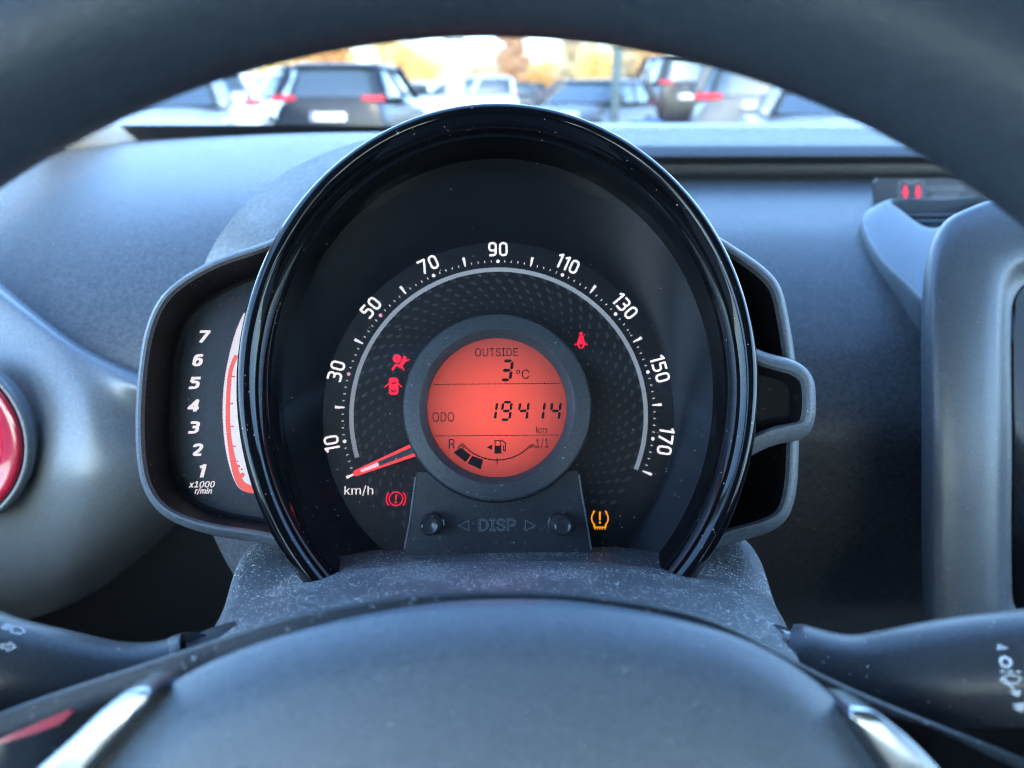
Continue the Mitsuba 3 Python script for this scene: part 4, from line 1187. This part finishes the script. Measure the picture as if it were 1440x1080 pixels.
# ------------------------------------------------------------------ steering wheel
sw = thing('steering_wheel', 'dark grey steering wheel with silver trimmed spokes in front of the gauge', 'steering wheel')
WT = math.radians(20.88 + 4)
WR, WA = 0.1655, 0.0155
top_c = at(698, 540 - 1088 * (0.0628 + WA) / 0.137, 0.137)
WF = Frame(top_c, WT)
WF.o = top_c - WR * WF.v
WF.o[0] = -0.0010
A1, A2 = np.linspace(0, 2 * math.pi, 180, endpoint=False), np.linspace(0, 2 * math.pi, 36, endpoint=False)
rr, aa = np.meshgrid(A2, A1)
rad = WR + WA * np.cos(rr) * 1.02
v = WF.p(rad * np.sin(aa), rad * np.cos(aa), WA * 0.95 * np.sin(rr))
f = grid_faces(180, 36, True)
f2 = np.array([[179 * 36 + j, 179 * 36 + (j + 1) % 36, (j + 1) % 36, j] for j in range(36)])
obj('rim', quads(v.reshape(-1, 3), np.vstack([f, f2])), 'leather', sw, smooth=True, label='dark leather wheel rim')
HS = Frame(at(720, 836, 0.172), WT)
shell = [(-320, 1090), (-150, 1050), (0, 1003), (130, 958), (270, 912), (400, 870), (520, 846), (640, 834), (720, 833), (790, 835), (880, 845), (1000, 871), (1130, 936), (1250, 992), (1440, 1068), (1600, 1130), (1760, 1190), (1500, 1500), (720, 1700), (0, 1500), (-320, 1300)]
c = curve([HS.cl(x, y) for x, y in shell], 300)
obj('hub_shell', ring_loft(HS, c, [(0.014, -.030), (0.0020, -.006), (0, -.002), (0.0005, -.0004), (0.0015, 0.0), (0.006, 0.0008)], cap=0.0008), 'shell_plastic', sw, smooth=40)
HP = Frame(at(720, 850, 0.158), WT)
pad = [(60, 1200), (128, 1085), (168, 1030), (210, 984), (290, 935), (400, 895), (520, 868), (640, 853), (720, 850), (800, 852), (900, 864), (1010, 888), (1110, 932), (1186, 992), (1236, 1060), (1290, 1160), (1340, 1300), (1200, 1500), (720, 1600), (240, 1500), (60, 1330)]
c = curve([HP.cl(x, y) for x, y in pad], 300)
ctr = HP.cl(712, 1220)
obj('airbag_pad', scale_loft(HP, c, [(0.95, -.02), (0.985, -.006), (1.0, -.002), (0.994, -.0004), (0.98, 0.0012), (0.955, 0.0035), (0.92, 0.0062), (0.87, 0.0086), (0.84, 0.0094), (0.80, 0.0102), (0.7, 0.0118), (0.5, 0.0140), (0.3, 0.015), (0.05, 0.0155)], ctr), 'pad_plastic', sw, smooth=True)
HT = Frame(at(720, 1000, 0.150), WT)
for side, pts, dark in ((-1, [(20, 1112), (110, 1030), (178, 972), (210, 969), (209, 985), (160, 1044), (100, 1112)], [(100, 1112), (160, 1044), (209, 985), (220, 978), (174, 1036), (132, 1112)]),
                        (1, [(1193, 1004), (1200, 997), (1230, 1000), (1270, 1030), (1350, 1112), (1268, 1112), (1226, 1056)], [(1192, 1008), (1232, 1056), (1276, 1112), (1246, 1112), (1214, 1056)])):
    g = Polygon([HT.cl(*q) for q in pts])
    cst = np.array(g.buffer(-0.0006).buffer(0.0006).exterior.coords)[:-1]
    obj('spoke_trim', scale_loft(HT, curve(cst[::2], 120), [(1.0, -.012), (1.0, -.002), (0.985, -.0004), (0.94, 0.0002), (0.7, 0.0005), (0.2, 0.0006)]), 'chrome', sw, smooth=50, label='silver trim on the ' + ('left' if side < 0 else 'right') + ' spoke')
    obj('spoke_gap', plate(HT, Polygon([HT.cl(*q) for q in dark]), 0.004, -.009), 'dark_plastic', sw)
SG = Frame(at(720, 1000, 0.163), WT)
obj('spoke_panel', plate(SG, Polygon([SG.cl(*q) for q in ((-300, 1180), (-150, 1092), (0, 1042), (110, 1000), (180, 972), (120, 1036), (30, 1120), (-100, 1300))]), 0.003, -.003), 'gloss_black', sw)
obj('spoke_panel', plate(SG, Polygon([SG.cl(*q) for q in ((1222, 998), (1300, 1020), (1440, 1084), (1600, 1150), (1500, 1300), (1345, 1118), (1268, 1034))]), 0.003, -.003), 'gloss_black', sw)
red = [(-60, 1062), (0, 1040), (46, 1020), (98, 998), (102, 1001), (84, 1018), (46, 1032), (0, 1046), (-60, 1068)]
obj('red_reflection', plate(SG, Polygon([SG.cl(x, y, 0.001) for x, y in red]), 0.0012, 0.0), 'red_gloss', sw)  # a red reflection on the glossy spoke, put in as a thin coloured plate
